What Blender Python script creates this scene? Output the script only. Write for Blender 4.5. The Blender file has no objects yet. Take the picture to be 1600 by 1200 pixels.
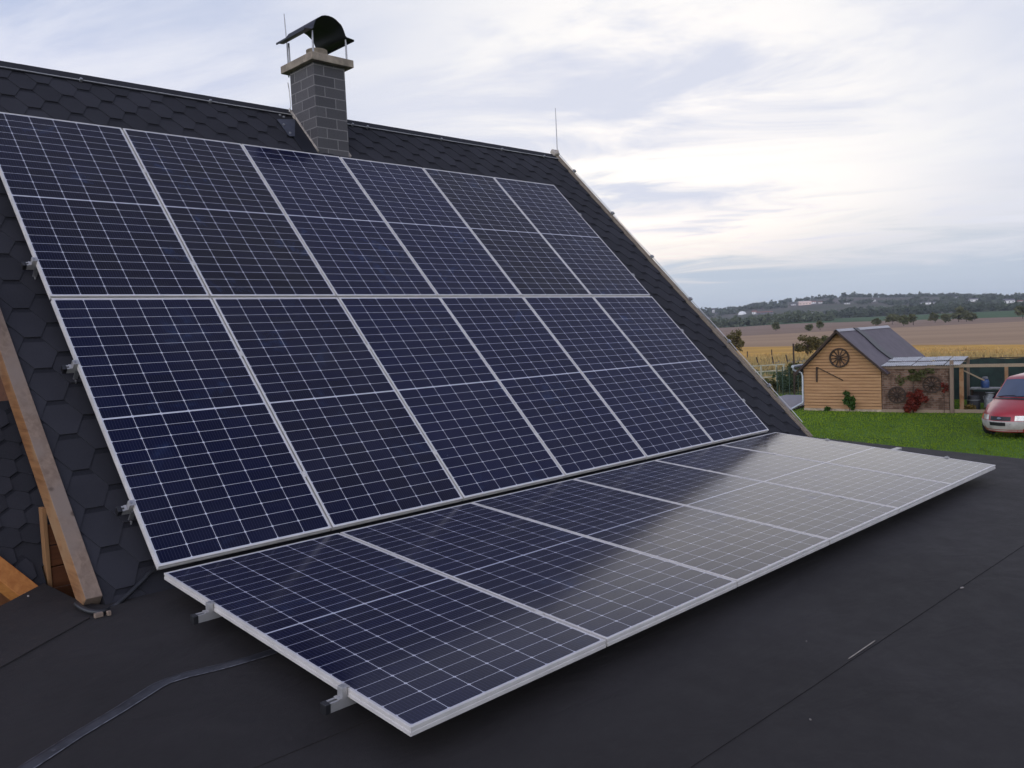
import bpy, bmesh, math, random
from mathutils import Vector, Matrix, noise as mnoise

# ------------------------------------------------------------------ camera, sky, sun, exposure
S = bpy.context.scene
COL = S.collection
CAM = Vector((-1.67390, -4.41842, 1.12960))
FWD = Vector((0.69615267, 0.71536663, -0.06018342))
RGT = Vector((0.71402134, -0.69865588, -0.04531549))
UPV = Vector((0.07446469, 0.01142574, 0.99715819))
FPX = 1317.96                                   # focal length in photo pixels (1600 wide)
cd = bpy.data.cameras.new("camera")
cam = bpy.data.objects.new("camera", cd)
COL.objects.link(cam)
cd.sensor_width = 36.0
cd.lens = 36.0 * FPX / 1600.0
cd.clip_start = 0.05
cd.clip_end = 20000.0
cam.matrix_world = Matrix(((RGT.x, UPV.x, -FWD.x, CAM.x), (RGT.y, UPV.y, -FWD.y, CAM.y),
                           (RGT.z, UPV.z, -FWD.z, CAM.z), (0, 0, 0, 1)))
S.camera = cam
S.view_settings.view_transform = 'Standard'
S.view_settings.look = 'None'
S.view_settings.exposure = 0.0
S.view_settings.gamma = 1.0
try: S.view_settings.use_curve_mapping = False
except Exception: pass

SUN_AZ, SUN_EL = math.radians(35.0), math.radians(14.0)      # azimuth from +x towards +y
SUND = Vector((math.cos(SUN_EL) * math.cos(SUN_AZ), math.cos(SUN_EL) * math.sin(SUN_AZ), math.sin(SUN_EL)))
sl = bpy.data.lights.new("sun", 'SUN')
sl.energy = 0.5
sl.angle = math.radians(120)
sl.color = (1.0, 0.93, 0.85)
so = bpy.data.objects.new("sun", sl)
COL.objects.link(so)
so.rotation_euler = SUND.to_track_quat('Z', 'Y').to_euler()
so.location = (0, 0, 30)

W = bpy.data.worlds.new("World")
S.world = W
W.use_nodes = True
nt = W.node_tree
nt.nodes.clear()


class NT:
    """tiny node-graph helper"""
    def __init__(s, tree): s.t = tree
    def n(s, typ, **kw):
        nd = s.t.nodes.new(typ)
        for k, v in kw.items(): setattr(nd, k, v)
        return nd
    def _in(s, sock, v):
        if v is None: return
        if isinstance(v, bpy.types.NodeSocket): s.t.links.new(v, sock)
        else:
            if isinstance(v, (tuple, list)) and len(v) == 3 and sock.type == 'RGBA': v = (*v, 1)
            sock.default_value = v
    def m(s, op, a, b=None, c=None, clamp=False):
        nd = s.n('ShaderNodeMath', operation=op); nd.use_clamp = clamp
        s._in(nd.inputs[0], a); s._in(nd.inputs[1], b); s._in(nd.inputs[2], c)
        return nd.outputs[0]
    def vm(s, op, a, b=None, out=0):
        nd = s.n('ShaderNodeVectorMath', operation=op)
        s._in(nd.inputs[0], a)
        if b is not None: s._in(nd.inputs[1], b)
        return nd.outputs[out]
    def mix(s, f, a, b, blend='MIX'):
        nd = s.n('ShaderNodeMix', data_type='RGBA', blend_type=blend)
        s._in(nd.inputs[0], f); s._in(nd.inputs[6], a); s._in(nd.inputs[7], b)
        return nd.outputs[2]
    def ramp(s, f, pts, interp='LINEAR'):
        nd = s.n('ShaderNodeValToRGB'); cr = nd.color_ramp; cr.interpolation = interp
        while len(cr.elements) < len(pts): cr.elements.new(0.5)
        for e, (p, c) in zip(cr.elements, pts):
            e.position = p; e.color = (*c, 1) if len(c) == 3 else c
        s._in(nd.inputs[0], f); return nd.outputs[0]
    def sstep(s, f, lo, hi, a=0.0, b=1.0):
        nd = s.n('ShaderNodeMapRange', interpolation_type='SMOOTHSTEP')
        s._in(nd.inputs[0], f)
        for i, v in enumerate((lo, hi, a, b)): nd.inputs[i + 1].default_value = v
        return nd.outputs[0]
    def noise(s, vec, scale, detail=4, rough=0.55, dist=0.0, out=0, dim='3D'):
        nd = s.n('ShaderNodeTexNoise', noise_dimensions=dim)
        s._in(nd.inputs['Vector'], vec)
        nd.inputs['Scale'].default_value = scale; nd.inputs['Detail'].default_value = detail
        nd.inputs['Roughness'].default_value = rough; nd.inputs['Distortion'].default_value = dist
        return nd.outputs[out]
    def sep(s, v):
        nd = s.n('ShaderNodeSeparateXYZ'); s._in(nd.inputs[0], v); return nd.outputs
    def comb(s, x, y, z):
        nd = s.n('ShaderNodeCombineXYZ')
        for i, v in enumerate((x, y, z)): s._in(nd.inputs[i], v)
        return nd.outputs[0]


def build_world():
    g = NT(nt)
    sky = g.n('ShaderNodeTexSky', sky_type='NISHITA')
    sky.sun_disc = False
    sky.sun_elevation = SUN_EL
    sky.sun_rotation = math.pi / 2 - SUN_AZ
    sky.air_density = 1.0; sky.dust_density = 1.5; sky.ozone_density = 1.0
    d = g.n('ShaderNodeTexCoord').outputs['Generated']
    d = g.vm('NORMALIZE', d)
    x, y, z = g.sep(d)
    up = g.m('MAXIMUM', z, 0.0)
    den = g.m('ADD', up, 0.09)
    px, py = g.m('DIVIDE', x, den), g.m('DIVIDE', y, den)
    # turn so that cloud banks lie in long streaks across the view
    a = math.radians(24)
    u = g.m('ADD', g.m('MULTIPLY', px, math.cos(a)), g.m('MULTIPLY', py, math.sin(a)))
    v = g.m('SUBTRACT', g.m('MULTIPLY', py, math.cos(a)), g.m('MULTIPLY', px, math.sin(a)))
    p = g.comb(g.m('MULTIPLY', u, 1.0), g.m('MULTIPLY', v, 0.55), 0.0)
    p = g.vm('ADD', p, (3.1, 1.7, 0.0))
    n1 = g.noise(p, 0.50, 6, 0.55, 0.5)
    n2 = g.noise(p, 1.5, 6, 0.6, 0.8)
    cs = g.vm('DOT_PRODUCT', d, tuple(SUND), out=1)                  # nearness to the sun
    glow = g.sstep(cs, 0.88, 0.995)
    wide = g.sstep(cs, 0.55, 0.97)
    back = g.sstep(g.vm('DOT_PRODUCT', d, (-0.91, -0.41, 0.0), out=1), 0.0, 0.85)   # brightening added to the unseen sky behind the view, as front fill light
    low = g.sstep(g.m('ADD', z, g.m('MULTIPLY', g.m('SUBTRACT', n2, 0.5), 0.10)), 0.045, 0.135)
    cover = g.m('ADD', g.m('MULTIPLY', n1, 0.7), g.m('MULTIPLY', n2, 0.35))
    mask = g.sstep(cover, 0.43, 0.62)
    mask = g.m('MULTIPLY', mask, g.m('ADD', 0.08, g.m('MULTIPLY', low, 0.92)))
    lift = g.m('MULTIPLY', glow, g.m('ADD', 0.15, g.m('MULTIPLY', n2, 1.3)), clamp=True)
    lift = g.m('MULTIPLY', lift, g.sstep(z, 0.05, 0.15))
    mask = g.m('MAXIMUM', mask, lift)
    shade = g.sstep(g.m('ADD', n2, g.m('MULTIPLY', n1, 0.5)), 0.55, 0.95)
    far_cl = g.mix(shade, (6.3, 6.8, 9.2), (7.8, 8.2, 9.9))
    mid_cl = g.mix(shade, (6.3, 6.8, 8.8), (9.3, 9.4, 10.0))
    sun_cl = g.mix(g.sstep(n2, 0.36, 0.66), (11.4, 11.1, 10.5), (7.7, 8.0, 9.2))
    cl = g.mix(glow, g.mix(wide, far_cl, mid_cl), sun_cl)
    base = g.mix(0.22, g.mix(wide, (4.7, 5.9, 8.9), (5.6, 6.5, 8.8)), sky.outputs[0])
    horizon = g.mix(wide, (4.9, 6.0, 7.7), (5.9, 6.7, 7.8))
    base = g.mix(low, horizon, base)
    col = g.mix(mask, base, cl)
    st = g.noise(g.vm('MULTIPLY', d, (3.2, 3.2, 46.0)), 1.0, 4, 0.55)
    st = g.m('MULTIPLY', g.sstep(st, 0.55, 0.68), g.m('MULTIPLY', g.sstep(z, 0.03, 0.06), g.sstep(z, 0.12, 0.16, 1.0, 0.0)))
    col = g.mix(g.m('MULTIPLY', st, 0.75), col, (8.6, 8.8, 9.3))
    col = g.mix(g.sstep(z, 0.36, 0.54), col, (2.0, 2.4, 4.1))  # unseen upper sky darkened so the panels mirror less light
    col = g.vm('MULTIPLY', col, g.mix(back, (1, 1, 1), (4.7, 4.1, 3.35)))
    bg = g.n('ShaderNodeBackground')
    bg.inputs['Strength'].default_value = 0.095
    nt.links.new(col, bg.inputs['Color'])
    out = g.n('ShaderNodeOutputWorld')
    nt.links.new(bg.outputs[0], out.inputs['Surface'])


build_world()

# ------------------------------------------------------------------ places seen in the photograph
TH, PHI, PL = 0.8004411, 0.0855186, 2.0648       # roof pitch, flat roof fall, panel length
PITCH, PW = 1.058, 1.046
DY, DZ = -0.0759654, -0.0189553
GZ = -2.67
MS = Matrix.Rotation(TH, 4, 'X')                                  # steep roof frame: X along, Y up the slope, Z out
ML = Matrix.Translation((-0.0055, DY, DZ)) @ Matrix.Rotation(PHI, 4, 'X')   # flat roof frame, Y towards the ridge
OFF = -0.13


def ray(px, py): return FWD + RGT * ((px - 800) / FPX) + UPV * ((600 - py) / FPX)


def hit(px, py, n, P):
    n = Vector(n); d = ray(px, py)
    return CAM + d * ((Vector(P) - CAM).dot(n) / d.dot(n))


def gnd(px, py, z=GZ): return hit(px, py, (0, 0, 1), (0, 0, z))


def azr(px, r, z=0.0):
    d = ray(px, 500); h = Vector((d.x, d.y, 0)).normalized()
    return Vector((CAM.x + h.x * r, CAM.y + h.y * r, z))


# ------------------------------------------------------------------ mesh helpers
class MB:
    def __init__(s): s.v = []; s.f = []; s.mi = []
    def add(s, vs, fs, mi=0):
        b = len(s.v); s.v += [tuple(v) for v in vs]
        s.f += [tuple(i + b for i in f) for f in fs]; s.mi += [mi] * len(fs)
        return s
    def box(s, lo, hi, M=None, mi=0):
        x0, y0, z0 = lo; x1, y1, z1 = hi
        vs = [Vector(c) for c in ((x0, y0, z0), (x1, y0, z0), (x1, y1, z0), (x0, y1, z0), (x0, y0, z1), (x1, y0, z1), (x1, y1, z1), (x0, y1, z1))]
        if M: vs = [M @ v for v in vs]
        return s.add(vs, [(0, 3, 2, 1), (4, 5, 6, 7), (0, 1, 5, 4), (1, 2, 6, 5), (2, 3, 7, 6), (3, 0, 4, 7)], mi)
    def bar(s, a, b, w, h, up=(0, 0, 1), mi=0):
        a, b = Vector(a), Vector(b); d = b - a; L = d.length; d.normalize()
        side = d.cross(Vector(up))
        if side.length < 1e-4: side = d.cross(Vector((1, 0, 0)))
        side.normalize(); u = side.cross(d)
        M = Matrix(((d.x, side.x, u.x, a.x), (d.y, side.y, u.y, a.y), (d.z, side.z, u.z, a.z), (0, 0, 0, 1)))
        return s.box((0, -w / 2, -h / 2), (L, w / 2, h / 2), M, mi)
    def prism(s, poly, z0, z1, M=None, mi=0):
        n = len(poly)
        vs = [Vector((x, y, z0)) for x, y in poly] + [Vector((x, y, z1)) for x, y in poly]
        if M: vs = [M @ v for v in vs]
        return s.add(vs, [tuple(range(n - 1, -1, -1)), tuple(range(n, 2 * n))] + [(i, (i + 1) % n, n + (i + 1) % n, n + i) for i in range(n)], mi)
    def tube(s, pts, r, seg=8, mi=0, caps=True):
        pts = [Vector(p) for p in pts]; n = len(pts); rs = r if isinstance(r, (list, tuple)) else [r] * n
        b = len(s.v); prev = None
        for i, p in enumerate(pts):
            t = (pts[min(i + 1, n - 1)] - pts[max(i - 1, 0)]).normalized()
            if prev is None:
                prev = t.cross(Vector((0, 0, 1)))
                if prev.length < 1e-3: prev = t.cross(Vector((1, 0, 0)))
            prev = (prev - t * prev.dot(t)).normalized(); q = t.cross(prev)
            for k in range(seg):
                a = 2 * math.pi * k / seg
                s.v.append(tuple(p + (prev * math.cos(a) + q * math.sin(a)) * rs[i]))
        for i in range(n - 1):
            for k in range(seg):
                s.f.append((b + i * seg + k, b + i * seg + (k + 1) % seg, b + (i + 1) * seg + (k + 1) % seg, b + (i + 1) * seg + k)); s.mi.append(mi)
        if caps:
            s.f.append(tuple(b + k for k in range(seg - 1, -1, -1))); s.mi.append(mi)
            s.f.append(tuple(b + (n - 1) * seg + k for k in range(seg))); s.mi.append(mi)
        return s
    def lathe(s, prof, M=None, seg=24, mi=0):
        b = len(s.v)
        for r, z in prof:
            for k in range(seg):
                a = 2 * math.pi * k / seg; v = Vector((r * math.cos(a), r * math.sin(a), z))
                s.v.append(tuple(M @ v if M else v))
        for i in range(len(prof) - 1):
            for k in range(seg):
                s.f.append((b + i * seg + k, b + i * seg + (k + 1) % seg, b + (i + 1) * seg + (k + 1) % seg, b + (i + 1) * seg + k)); s.mi.append(mi)
        return s
    def build(s, name, mats, parent=None, smooth=False, bevel=0.0):
        if not isinstance(mats, (list, tuple)): mats = [mats]
        me = bpy.data.meshes.new(name)
        inv = ROOT.get(parent.name) if parent is not None else None
        vs = [tuple(inv @ Vector(v)) for v in s.v] if inv else s.v
        me.from_pydata(vs, [], s.f)
        for m in mats: me.materials.append(m)
        if len(mats) > 1: me.polygons.foreach_set('material_index', s.mi)
        if smooth:
            me.polygons.foreach_set('use_smooth', [True] * len(me.polygons))
        me.update()
        o = bpy.data.objects.new(name, me)
        COL.objects.link(o)
        if smooth and smooth != 'all':
            try: me.set_sharp_from_angle(angle=math.radians(40))
            except Exception: pass
        if bevel:
            b = o.modifiers.new('bevel', 'BEVEL'); b.width = bevel; b.segments = 2; b.limit_method = 'ANGLE'; b.angle_limit = math.radians(40)
        if parent is not None:
            o.parent = parent
            ROOT[o.name] = inv
        return o


ROOT = {}


def tag(o, label=None, cat=None, group=None, kind=None):
    if label: o['label'] = label
    if cat: o['category'] = cat
    if group: o['group'] = group
    if kind: o['kind'] = kind
    return o


def thing(name, label, cat, loc=(0, 0, 0), group=None, M=None):
    o = bpy.data.objects.new(name, None)
    o.empty_display_size = 0.2
    COL.objects.link(o)
    mw = M if M is not None else Matrix.Translation(loc)
    o.matrix_world = mw
    ROOT[o.name] = mw.inverted()
    return tag(o, label, cat, group)


def copy_tree(o, parent=None):
    c = o.copy(); COL.objects.link(c)
    if parent is not None: c.parent = parent
    for ch in [x for x in bpy.data.objects if x.parent == o]: copy_tree(ch, c)
    return c


# ------------------------------------------------------------------ materials
def mat(name, col, rough=0.7, metal=0.0, var=0.15, vscale=6.0, stretch=None, bump=0.0, bscale=40.0, col2=None, spec=0.5, spots=None, rand=0.0):
    m = bpy.data.materials.new(name); m.use_nodes = True
    g = NT(m.node_tree); b = m.node_tree.nodes['Principled BSDF']
    tc = g.n('ShaderNodeTexCoord').outputs['Object']
    vec = g.vm('MULTIPLY', tc, stretch) if stretch else tc
    n = g.noise(vec, vscale, 5, 0.6)
    c2 = col2 if col2 else tuple(c * (1 - var * 1.6) for c in col)
    c1 = col if col2 else tuple(min(1, c * (1 + var)) for c in col)
    c = g.mix(g.sstep(n, 0.3, 0.7), c1, c2)
    if spots:
        n2 = g.noise(tc, spots[0], 3, 0.6)
        c = g.mix(g.m('MULTIPLY', g.sstep(n2, spots[1], spots[1] + 0.1), spots[3]), c, spots[2])
    if rand:
        ri = g.n('ShaderNodeObjectInfo').outputs['Random']
        c = g.mix(1.0, c, g.ramp(ri, [(0, (1 - rand,) * 3), (1, (1 + rand * .5, 1 + rand * .4, 1 + rand * .2))]), 'MULTIPLY')
    m.node_tree.links.new(c, b.inputs['Base Color'])
    b.inputs['Roughness'].default_value = rough; b.inputs['Metallic'].default_value = metal
    b.inputs['Specular IOR Level'].default_value = spec
    if bump:
        bn = g.n('ShaderNodeBump'); bn.inputs['Strength'].default_value = bump; bn.inputs['Distance'].default_value = 0.01
        m.node_tree.links.new(g.noise(vec, bscale, 4, 0.6), bn.inputs['Height'])
        m.node_tree.links.new(bn.outputs[0], b.inputs['Normal'])
    return m


def wood(name, c1, c2, axis, scale=1.0, grey=None, rough=0.75, knots=False):
    st = [14.0, 14.0, 14.0]; st[axis] = 0.9
    m = bpy.data.materials.new(name); m.use_nodes = True
    g = NT(m.node_tree); b = m.node_tree.nodes['Principled BSDF']
    tc = g.n('ShaderNodeTexCoord').outputs['Object']
    v = g.vm('MULTIPLY', tc, tuple(s_ * scale for s_ in st))
    n = g.noise(v, 2.2, 6, 0.65, 0.5)
    n2 = g.noise(tc, 3.0 * scale, 3, 0.5)
    c = g.mix(g.sstep(n, 0.3, 0.72), c1, c2)
    if grey: c = g.mix(g.sstep(n2, 0.4, 0.62), c, grey)
    if knots:
        kv = g.vm('MULTIPLY', tc, (5.0, 5.0, 5.0))
        vo = g.n('ShaderNodeTexVoronoi', feature='F1'); g._in(vo.inputs['Vector'], kv); vo.inputs['Scale'].default_value = 1.0
        c = g.mix(g.sstep(vo.outputs['Distance'], 0.05, 0.13, 0.75, 0.0), c, (0.05, 0.03, 0.02))
    m.node_tree.links.new(c, b.inputs['Base Color']); b.inputs['Roughness'].default_value = rough
    b.inputs['Specular IOR Level'].default_value = 0.25
    bn = g.n('ShaderNodeBump'); bn.inputs['Strength'].default_value = 0.3; bn.inputs['Distance'].default_value = 0.004
    m.node_tree.links.new(n, bn.inputs['Height']); m.node_tree.links.new(bn.outputs[0], b.inputs['Normal'])
    return m


def panel_glass():
    m = bpy.data.materials.new("solar cell glass"); m.use_nodes = True
    g = NT(m.node_tree); b = m.node_tree.nodes['Principled BSDF']; L = m.node_tree.links
    tc = g.n('ShaderNodeTexCoord').outputs['Object']
    X, Y, Z = g.sep(tc)
    ri = g.n('ShaderNodeObjectInfo').outputs['Random']
    cpx, gap = 0.1699, 0.0029
    x0 = (PW - 6 * cpx) / 2
    half, marg = 0.0042, 0.0150
    cpy = (PL / 2 - half - marg) / 12
    a = g.m('SUBTRACT', g.m('ABSOLUTE', g.m('SUBTRACT', Y, PL / 2)), half)
    ry = g.m('DIVIDE', a, cpy); fy = g.m('FRACT', ry)
    rx = g.m('DIVIDE', g.m('SUBTRACT', X, x0), cpx); fx = g.m('FRACT', rx)
    sx = g.m('SUBTRACT', cpx / 2, g.m('MULTIPLY', g.m('ABSOLUTE', g.m('SUBTRACT', fx, 0.5)), cpx))
    sy = g.m('SUBTRACT', cpy / 2, g.m('MULTIPLY', g.m('ABSOLUTE', g.m('SUBTRACT', fy, 0.5)), cpy))
    ins = g.m('MULTIPLY', g.m('GREATER_THAN', sx, gap / 2), g.m('GREATER_THAN', sy, gap / 2 * 0.85))
    ins = g.m('MULTIPLY', ins, g.m('GREATER_THAN', g.m('ADD', sx, sy), 0.0088))
    ins = g.m('MULTIPLY', ins, g.m('GREATER_THAN', a, 0.0))
    ins = g.m('MULTIPLY', ins, g.m('MULTIPLY', g.m('GREATER_THAN', rx, 0.0), g.m('LESS_THAN', rx, 6.0)))
    ins = g.m('MULTIPLY', ins, g.m('LESS_THAN', ry, 12.0))
    # bus bars, ten to a cell
    fb = g.m('FRACT', g.m('MULTIPLY', fx, 10.0))
    bus = g.m('LESS_THAN', g.m('ABSOLUTE', g.m('SUBTRACT', fb, 0.5)), 0.045)
    wn = g.n('ShaderNodeTexWhiteNoise', noise_dimensions='3D')
    L.new(g.comb(g.m('FLOOR', rx), g.m('FLOOR', g.m('DIVIDE', Y, cpy)), g.m('MULTIPLY', ri, 37.0)), wn.inputs['Vector'])
    cellv = wn.outputs['Value']
    c = g.mix(g.m('ADD', g.m('MULTIPLY', ri, 0.7), g.m('MULTIPLY', cellv, 0.3)), (0.0030, 0.0028, 0.0085), (0.0042, 0.0068, 0.036))
    pr = g.vm('ADD', tc, g.comb(g.m('MULTIPLY', ri, 50.0), g.m('MULTIPLY', ri, 31.0), 0.0))
    d1 = g.noise(pr, 1.5, 5, 0.65, 0.6)
    d2 = g.noise(pr, 6.0, 5, 0.7, 0.8)
    blot = g.m('MULTIPLY', g.sstep(d1, 0.55, 0.70), g.sstep(d2, 0.40, 0.70))
    c = g.mix(g.m('MULTIPLY', blot, 0.7), c, (0.028, 0.052, 0.125))
    film = g.m('MULTIPLY', g.sstep(g.noise(pr, 0.8, 4, 0.6), 0.45, 0.75), g.m('MULTIPLY', d2, 0.10))
    c = g.mix(film, c, (0.14, 0.14, 0.16))
    c = g.mix(g.m('MULTIPLY', bus, 0.6), c, (0.060, 0.060, 0.092))
    spk = g.n('ShaderNodeTexVoronoi', feature='F1'); L.new(pr, spk.inputs['Vector']); spk.inputs['Scale'].default_value = 5.0
    dot = g.m('MULTIPLY', g.sstep(spk.outputs['Distance'], 0.012, 0.03, 1.0, 0.0), g.m('GREATER_THAN', g.sep(spk.outputs['Color'])[0], 0.72))
    c = g.mix(g.m('MULTIPLY', dot, 0.5), c, (0.3, 0.31, 0.36))
    c = g.mix(ins, (0.55, 0.55, 0.60), c)
    L.new(c, b.inputs['Base Color'])
    b.inputs['IOR'].default_value = 1.45
    b.inputs['Specular IOR Level'].default_value = 0.24
    L.new(g.m('ADD', 0.10, g.m('ADD', g.m('MULTIPLY', blot, 0.12), g.m('MULTIPLY', d2, 0.05))), b.inputs['Roughness'])
    return m


def shingle_mat(name, col):
    m = bpy.data.materials.new(name); m.use_nodes = True
    g = NT(m.node_tree); b = m.node_tree.nodes['Principled BSDF']; L = m.node_tree.links
    tc = g.n('ShaderNodeTexCoord').outputs['Object']
    at = g.n('ShaderNodeAttribute', attribute_name='tint').outputs['Fac']
    n = g.noise(tc, 3.0, 5, 0.6); gr = g.noise(tc, 420.0, 2, 0.7)
    c = g.mix(g.sstep(n, 0.3, 0.7), col, tuple(x * 0.8 for x in col))
    c = g.mix(1.0, c, g.comb(*(g.m('ADD', 0.78, g.m('MULTIPLY', at, 0.42)),) * 3), 'MULTIPLY')
    c = g.mix(g.m('MULTIPLY', g.sstep(gr, 0.52, 0.72), 0.5), c, (0.062, 0.062, 0.074))
    L.new(c, b.inputs['Base Color']); b.inputs['Roughness'].default_value = 0.85
    b.inputs['Specular IOR Level'].default_value = 0.3
    bn = g.n('ShaderNodeBump'); bn.inputs['Strength'].default_value = 0.35; bn.inputs['Distance'].default_value = 0.002
    L.new(gr, bn.inputs['Height']); L.new(bn.outputs[0], b.inputs['Normal'])
    return m


def membrane_mat():
    m = bpy.data.materials.new("roofing membrane"); m.use_nodes = True
    g = NT(m.node_tree); b = m.node_tree.nodes['Principled BSDF']; L = m.node_tree.links
    tc = g.n('ShaderNodeTexCoord').outputs['Object']
    n = g.noise(tc, 0.9, 6, 0.62, 0.4); n2 = g.noise(tc, 7.0, 5, 0.7); gr = g.noise(tc, 300.0, 2, 0.7)
    c = g.mix(g.sstep(n, 0.32, 0.7), (0.0180, 0.0150, 0.0136), (0.0265, 0.0228, 0.0215))
    c = g.mix(g.m('MULTIPLY', g.sstep(n2, 0.56, 0.75), 0.40), c, (0.029, 0.025, 0.022))
    c = g.mix(g.m('MULTIPLY', g.sstep(gr, 0.55, 0.75), 0.35), c, (0.04, 0.04, 0.041))
    sc = g.noise(g.vm('MULTIPLY', tc, (1.0, 9.0, 1.0)), 2.2, 4, 0.7, 1.2)
    c = g.mix(g.m('MULTIPLY', g.sstep(sc, 0.66, 0.8), 0.5), c, (0.046, 0.041, 0.037))
    L.new(c, b.inputs['Base Color']); L.new(g.m('ADD', 0.62, g.m('MULTIPLY', n2, 0.3)), b.inputs['Roughness'])
    b.inputs['Specular IOR Level'].default_value = 0.35
    bn = g.n('ShaderNodeBump'); bn.inputs['Strength'].default_value = 0.4; bn.inputs['Distance'].default_value = 0.003
    L.new(g.m('ADD', gr, g.m('MULTIPLY', n2, 1.5)), bn.inputs['Height'])
    bw_ = g.n('ShaderNodeBump'); bw_.inputs['Strength'].default_value = 0.5; bw_.inputs['Distance'].default_value = 0.03
    L.new(g.noise(g.vm('MULTIPLY', tc, (1.0, 2.4, 1.0)), 2.0, 3, 0.5, 0.8), bw_.inputs['Height']); L.new(bn.outputs[0], bw_.inputs['Normal'])
    L.new(bw_.outputs[0], b.inputs['Normal'])
    return m


def ground_mat(name, c1, c2, scale, stretch=(1, 1, 1), c3=None, s3=4.0, rough=0.95, az=24.0):
    m = bpy.data.materials.new(name); m.use_nodes = True
    g = NT(m.node_tree); b = m.node_tree.nodes['Principled BSDF']; L = m.node_tree.links
    tc = g.n('ShaderNodeTexCoord').outputs['Object']
    vr = g.n('ShaderNodeVectorRotate', rotation_type='Z_AXIS'); L.new(tc, vr.inputs['Vector']); vr.inputs['Angle'].default_value = -math.radians(az)
    v = g.vm('MULTIPLY', vr.outputs[0], stretch)
    n = g.noise(v, scale, 7, 0.62, 0.3)
    c = g.mix(g.sstep(n, 0.34, 0.66), c1, c2)
    if c3:
        c = g.mix(g.sstep(g.noise(v, scale * s3, 5, 0.65), 0.5, 0.72), c, c3)
    L.new(c, b.inputs['Base Color']); b.inputs['Roughness'].default_value = rough; b.inputs['Specular IOR Level'].default_value = 0.1
    return m


def leaf_mat(name, c1, c2, scale=2.0, trans=0.25):
    m = bpy.data.materials.new(name); m.use_nodes = True
    g = NT(m.node_tree); b = m.node_tree.nodes['Principled BSDF']; L = m.node_tree.links
    tc = g.n('ShaderNodeTexCoord').outputs['Object']
    at = g.n('ShaderNodeAttribute', attribute_name='tint').outputs['Fac']
    n = g.noise(tc, scale, 4, 0.6)
    f = g.m('ADD', g.m('MULTIPLY', at, 0.65), g.m('MULTIPLY', n, 0.45), clamp=True)
    c = g.mix(f, c1, c2)
    L.new(c, b.inputs['Base Color']); b.inputs['Roughness'].default_value = 0.8; b.inputs['Specular IOR Level'].default_value = 0.2
    if trans:
        b.inputs['Subsurface Weight'].default_value = 0.0
        tr = g.n('ShaderNodeBsdfTranslucent'); L.new(c, tr.inputs['Color'])
        mx = g.n('ShaderNodeMixShader'); mx.inputs[0].default_value = trans
        L.new(b.outputs[0], mx.inputs[1]); L.new(tr.outputs[0], mx.inputs[2])
        L.new(mx.outputs[0], m.node_tree.nodes['Material Output'].inputs['Surface'])
    return m


M = {}
M['alu'] = mat('anodised aluminium', (0.63, 0.60, 0.56), 0.42, 0.15, 0.06, 8)
M['alub'] = mat('bright aluminium', (0.42, 0.41, 0.40), 0.4, 0.5, 0.06, 10)
M['glass'] = panel_glass()
M['black'] = mat('black plastic', (0.012, 0.012, 0.014), 0.5, 0, 0.2, 20)
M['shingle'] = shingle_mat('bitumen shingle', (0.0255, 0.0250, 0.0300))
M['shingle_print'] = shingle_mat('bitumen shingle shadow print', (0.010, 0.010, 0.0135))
M['membrane'] = membrane_mat()
M['beam'] = wood('weathered spruce', (0.25, 0.180, 0.130), (0.165, 0.115, 0.082), 1, 1.0, (0.215, 0.165, 0.13), knots=True)
M['beamside'] = wood('honey spruce', (0.31, 0.155, 0.065), (0.17, 0.075, 0.030), 1, 1.0, (0.30, 0.18, 0.095))
M['rake'] = wood('pale larch', (0.27, 0.22, 0.165), (0.18, 0.145, 0.108), 1, 1.0)
M['orange'] = wood('orange varnished wood', (0.42, 0.17, 0.045), (0.30, 0.105, 0.026), 1, 1.0)
M['brown'] = wood('brown varnished boards', (0.13, 0.045, 0.017), (0.085, 0.028, 0.011), 0, 1.0)
M['trimw'] = wood('trim board', (0.30, 0.16, 0.07), (0.20, 0.10, 0.045), 2, 1.0)
M['concrete'] = mat('weathered concrete', (0.29, 0.24, 0.18), 0.9, 0, 0.2, 9, bump=0.3, spots=(14, 0.6, (0.16, 0.14, 0.11), 0.6))
M['darkmetal'] = mat('dark coated sheet', (0.010, 0.011, 0.017), 0.5, 0.1, 0.15, 6)
M['flash'] = mat('grey flashing sheet', (0.085, 0.092, 0.120), 0.4, 0.3, 0.15, 5)
M['mortar'] = mat('pale sealing mortar', (0.42, 0.37, 0.31), 0.9, 0, 0.25, 20, bump=0.4)
M['zinc'] = mat('galvanised steel', (0.36, 0.36, 0.37), 0.42, 0.6, 0.15, 15)
M['wire'] = mat('aluminium wire', (0.50, 0.49, 0.48), 0.45, 0.3, 0.1, 10)
M['tape'] = mat('worn metal tape', (0.052, 0.053, 0.060), 0.5, 0.1, 0.45, 9, col2=(0.022, 0.022, 0.026), spots=(30, 0.62, (0.12, 0.12, 0.13), 0.5))
M['cable'] = mat('black conduit', (0.02, 0.02, 0.022), 0.45, 0, 0.2, 20)


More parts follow.
